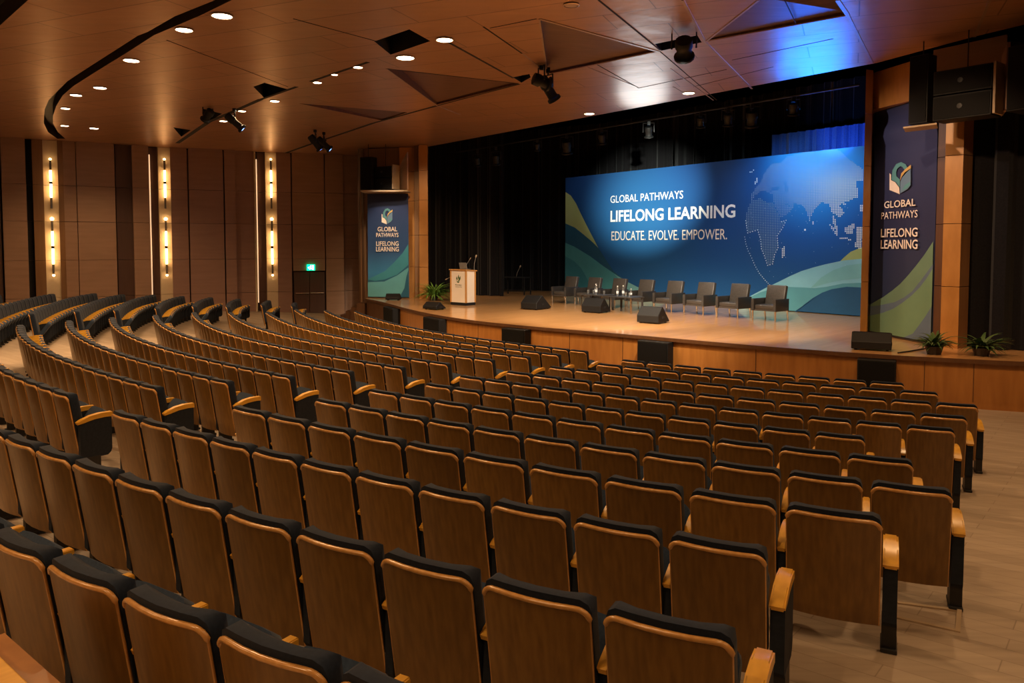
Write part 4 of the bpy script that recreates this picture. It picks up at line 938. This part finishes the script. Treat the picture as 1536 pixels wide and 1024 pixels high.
plant('potted_lily', 'leafy dark plant in front of the right banner corner', onz(1401, 531, ST), 60, .52, 1.0, 3, 'leafdark', .055)
plant('potted_lily', 'spreading dark plant right of the wooden pillar', onz(1472, 533.5, ST), 60, .56, .9, 4, 'leafdark', .055)
# cable on the right stage edge
mb = MB(); mb.tube([onz(1347, 529, ST+.015), onz(1362, 527, ST+.015), onz(1376, 524.5, ST+.015), onz(1392, 521.5, ST+.015)], .014); tag(mb.build('stage_cable', 'foot', None, True), 'black cable lying on the stage edge by the right banner', 'cable')
# ------------------------------------------------------------------ spotlights
def stage_light(name, label, p, aim, L, R, top, lens='ledblue', group='theatre spotlights'):
    """p: centre of the body; aim: direction; top: height of what it hangs from"""
    t = thing(name, label, 'spotlight', p, 0, group); d = Vector(aim).normalized(); q = d.to_track_quat('-Z', 'Y').to_matrix().to_4x4()
    mb = MB(); mb.lathe([(R*.55, L*.5), (R*.8, L*.46), (R*.85, L*.1), (R*.7, L*.02), (R*.72, -L*.35), (R, -L*.40), (R, -L*.5), (R*.8, -L*.5)], n=14); mb.xform(q); mb.build('body', 'spkr', t, True)
    mb = MB(); mb.lathe([(R*.78, -L*.495), (.001, -L*.505)], n=14); mb.xform(q); mb.build('lens', lens, t)
    h = math.atan2(d.y, d.x); sx = Vector((-math.sin(h), math.cos(h), 0)); y0 = top-p[2]; mb = MB()
    a = sx*(R*1.15); b = -a
    mb.tube([a, a+Vector((0, 0, R*1.9)), b+Vector((0, 0, R*1.9)), b], .018, 6); mb.build('yoke', 'foot', t)
    mb = MB(); mb.tube([(0, 0, R*1.9), (0, 0, max(y0, R*2.0))], .02, 6)
    if y0 > R*2: mb.box((0, 0, y0-.05), (.09, .09, .12))
    mb.build('clamp', 'foot', t)
    return t
def ceil_light(px, py, dirpx, L, R, label, lens, below=.40):
    p = onz(px, py, CE-below); return stage_light('ceiling_spotlight', label, p, dirpx, L, R, CE+.02, lens)
ceil_light(822, 133, (.55, .35, -.8), .62, .16, 'black spotlight hanging from the ceiling left of the large triangular recess', 'ledwhite', .45)
ceil_light(812, 122, (.9, .3, -.25), .42, .17, 'boxy black lamp beside the spotlight left of the large triangular recess', 'ledblue', .35)
ceil_light(1026, 73, (.2, .75, -.6), .42, .20, 'black moving head lamp in the ceiling slot above the stage', 'ledwhite', .30)
ceil_light(352, 183, (.7, .2, -.65), .62, .14, 'long black spotlight on the left ceiling track', 'ledblue', .40)
ceil_light(312, 173, (-.5, .3, -.5), .40, .15, 'stubby black lamp at the opening of the left ceiling track', 'ledblue', .22)
ceil_light(473, 214, (.5, .2, -.7), .60, .15, 'left one of the twin spotlights on the right ceiling track', 'ledblue', .45)
ceil_light(486, 216, (.65, .1, -.6), .60, .15, 'right one of the twin spotlights on the right ceiling track', 'ledblue', .42)
mb = MB(); mb.box((0, 0, 0), (.5, .34, .05), mat=Matrix.Translation(onz(478, 211, CE-.12)) @ Matrix.Rotation(.5, 4, 'Z')); tag(mb.build('mounting_plate', 'foot'), 'dark plate the twin ceiling spotlights are bolted to', 'mounting plate')
# lighting bar in the dark above the stage
BR0, BR1 = Vector((E0.x, E0.y))+Vector(PN)*1.6, Vector((E1.x, E1.y))+Vector(PN)*1.6-Vector(PD)*1.2
BZ = 7.05
mb = MB(); mb.tube([(BR0.x, BR0.y, BZ), (BR1.x, BR1.y, BZ)], .03); tag(mb.build('lighting_bar', 'foot'), 'long dark pipe carrying the row of lamps above the stage', 'lighting bar')
for i, (px, py, R, lens, lab) in enumerate([(716, 243, .16, 'ledblue', 'first hanging lamp from the left above the stage, by the drape'), (744, 240, .17, 'ledblue', 'second hanging lamp from the left above the stage'), (806, 214, .12, 'ledwhite', 'small lamp above the lectern side of the backdrop'), (850, 211, .20, 'ledblue', 'large blue lamp above the left corner of the backdrop'),
        (903, 200, .15, 'ledwhite', 'blue and white lamp over the backdrop title'), (973, 188, .15, 'ledwhite', 'fifth lamp along the dark bar, right over the title'), (1051, 180, .13, 'ledwhite', 'lamp with a pale lens left of the globe'), (1092, 174, .15, 'ledblue', 'dim lamp right of the pale lens lamp'), (1128, 166, .19, 'ledblue', 'blue rimmed lamp above the globe edge'), (1190, 160, .14, 'ledblue', 'rightmost lamp on the dark bar, above the globe')]):
    p = onv(px, py, (BR0.x, BR0.y), (BR1.x, BR1.y)); p.z = min(p.z, BZ-R*2.2-.05)
    stage_light('hanging_spotlight', lab, p, (.1, .35, -1), R*2.3, R, BZ-.05, lens)
# ------------------------------------------------------------------ low wooden rail beside the camera, floor frame
a, b = onz(-40, 945, .70+.62), onz(62, 1042, .70+.62)
d = (b-a).normalized(); nv = Vector((-d.y, d.x, 0)); zf = floor_z(a.x, a.y)
t = thing('wooden_rail', 'low wooden rail with a golden cap in the bottom left corner', 'rail', (a.x, a.y, zf), math.atan2(d.y, d.x)); LR = (b-a).length
mb = MB(); mb.box((LR/2, -.06, 1.32-zf-.02), (LR, .12, .04), bev=.006); mb.build('cap', 'arm', t)
mb = MB(); mb.box((LR/2, .06, (1.26-zf)/2), (LR, .12, 1.26-zf)); mb.build('panel', 'apron', t)
mb = MB(); fp = [hit_floor(x, y) for x, y in ((1340, 926), (1436.5, 947), (1439, 917), (1350, 905))]
for p, q in ((fp[0], fp[1]), (fp[1], fp[2]), (fp[2], fp[3])):
    e = q-p; m_ = (p+q)/2; mb.box((m_.x, m_.y, m_.z+.006), (e.length+.03, .03, .012), math.atan2(e.y, e.x))
struct(mb.build('trim_11', 'beige'))
# ------------------------------------------------------------------ stage light
def aim_from(px, py, below): return onz(px, py, CE-below)
KEY = (1, .80, .58)
k1 = aim_from(826, 140, .85); k2 = aim_from(1030, 80, .65)
spot(k1, (3.0, 22.6, ST), 4000, KEY, 52, .7, .12); spot(k2, (5.2, 20.2, ST), 4000, KEY, 52, .7, .12)
spot(aim_from(826, 140, .9), (-.8, 26.0, ST), 3000, KEY, 46, .8, .12)
gl = FB.loc(978, 292); tw = Vector((BA.x+BU.x*gl[0], BA.y+BU.y*gl[0], ST+gl[1])); spot(aim_from(1030, 82, .7), tw, 26000, (.95, 1, .86), 18, 1, .1)
for f, pw_, cl_ in ((.15, 110, (.70, .86, 1)), (.5, 130, (.70, .86, 1)), (.84, 620, (.50, .76, 1))):
    q = BA+BU*(FB.L*f)-BNV*3.2; w = BA+BU*(FB.L*f); spot((q.x, q.y, 7.6), (w.x, w.y, 3.2), pw_, cl_, 100, .7, .15)
# blue lamp on the stage side that colours the ceiling edge and the curtain strip
q = onz(1215, 82, CE); spot((8.35, 21.6, 5.66), (q.x, q.y, CE), 560, (.0, .14, 1), 60, 1, .9)
q = BA+BU*(FB.L*.93)-BNV*1.2; w = BA+BU*(FB.L*.93)+BNV*.9; spot((q.x, q.y, 6.2), (w.x, w.y, 6.8), 170, (.10, .25, 1), 80, .8, .1)
q = onz(962, 132, CE); spot((4.05, 24.0, 6.15), (q.x, q.y, CE), 80, (.72, .90, 1), 60, 1, .8)
# added spots without fixtures, brightening pillars and banners at both stage ends
spot((4.5, 11.5, CE-.1), (9.0, 16.0, 2.8), 900, (1, .62, .34), 55, .7, .1)
spot((2.6, 15.6, CE-.1), (8.85, 17.6, 3.6), 1000, (1, .72, .58), 52, .8, .1)
spot((-3.0, 26.0, CE-.1), (-3.6, 31.2, 3.0), 500, (1, .62, .30), 60, .7, .1)
spot((-4.8, 27.5, CE-.1), (-5.0, 31.4, 3.4), 700, (1, .80, .60), 34, .7, .1)
# ------------------------------------------------------------------ world, camera, view
w = bpy.data.worlds.new('hall'); bpy.context.scene.world = w; w.use_nodes = True
w.node_tree.nodes['Background'].inputs[0].default_value = (1, .62, .35, 1); w.node_tree.nodes['Background'].inputs[1].default_value = .0
cam = bpy.data.cameras.new('camera'); co = bpy.data.objects.new('camera', cam); C.objects.link(co)
co.location = (0, 0, CAMZ); co.rotation_euler = (PI/2-PITCH, 0, 0); cam.sensor_width = 36; cam.lens = FPX/1536*36; cam.shift_y = -(CYP-512)/1536*-1
cam.clip_start = .05; cam.clip_end = 200
sc = bpy.context.scene; sc.camera = co
sc.view_settings.view_transform = 'Standard'; sc.view_settings.look = 'None'; sc.view_settings.exposure = 0.25; sc.view_settings.gamma = 1; sc.view_settings.use_curve_mapping = False
sc.cycles.max_bounces = 8; sc.cycles.sample_clamp_indirect = 4; sc.cycles.sample_clamp_direct = 12; sc.cycles.caustics_reflective = False; sc.cycles.caustics_refractive = False
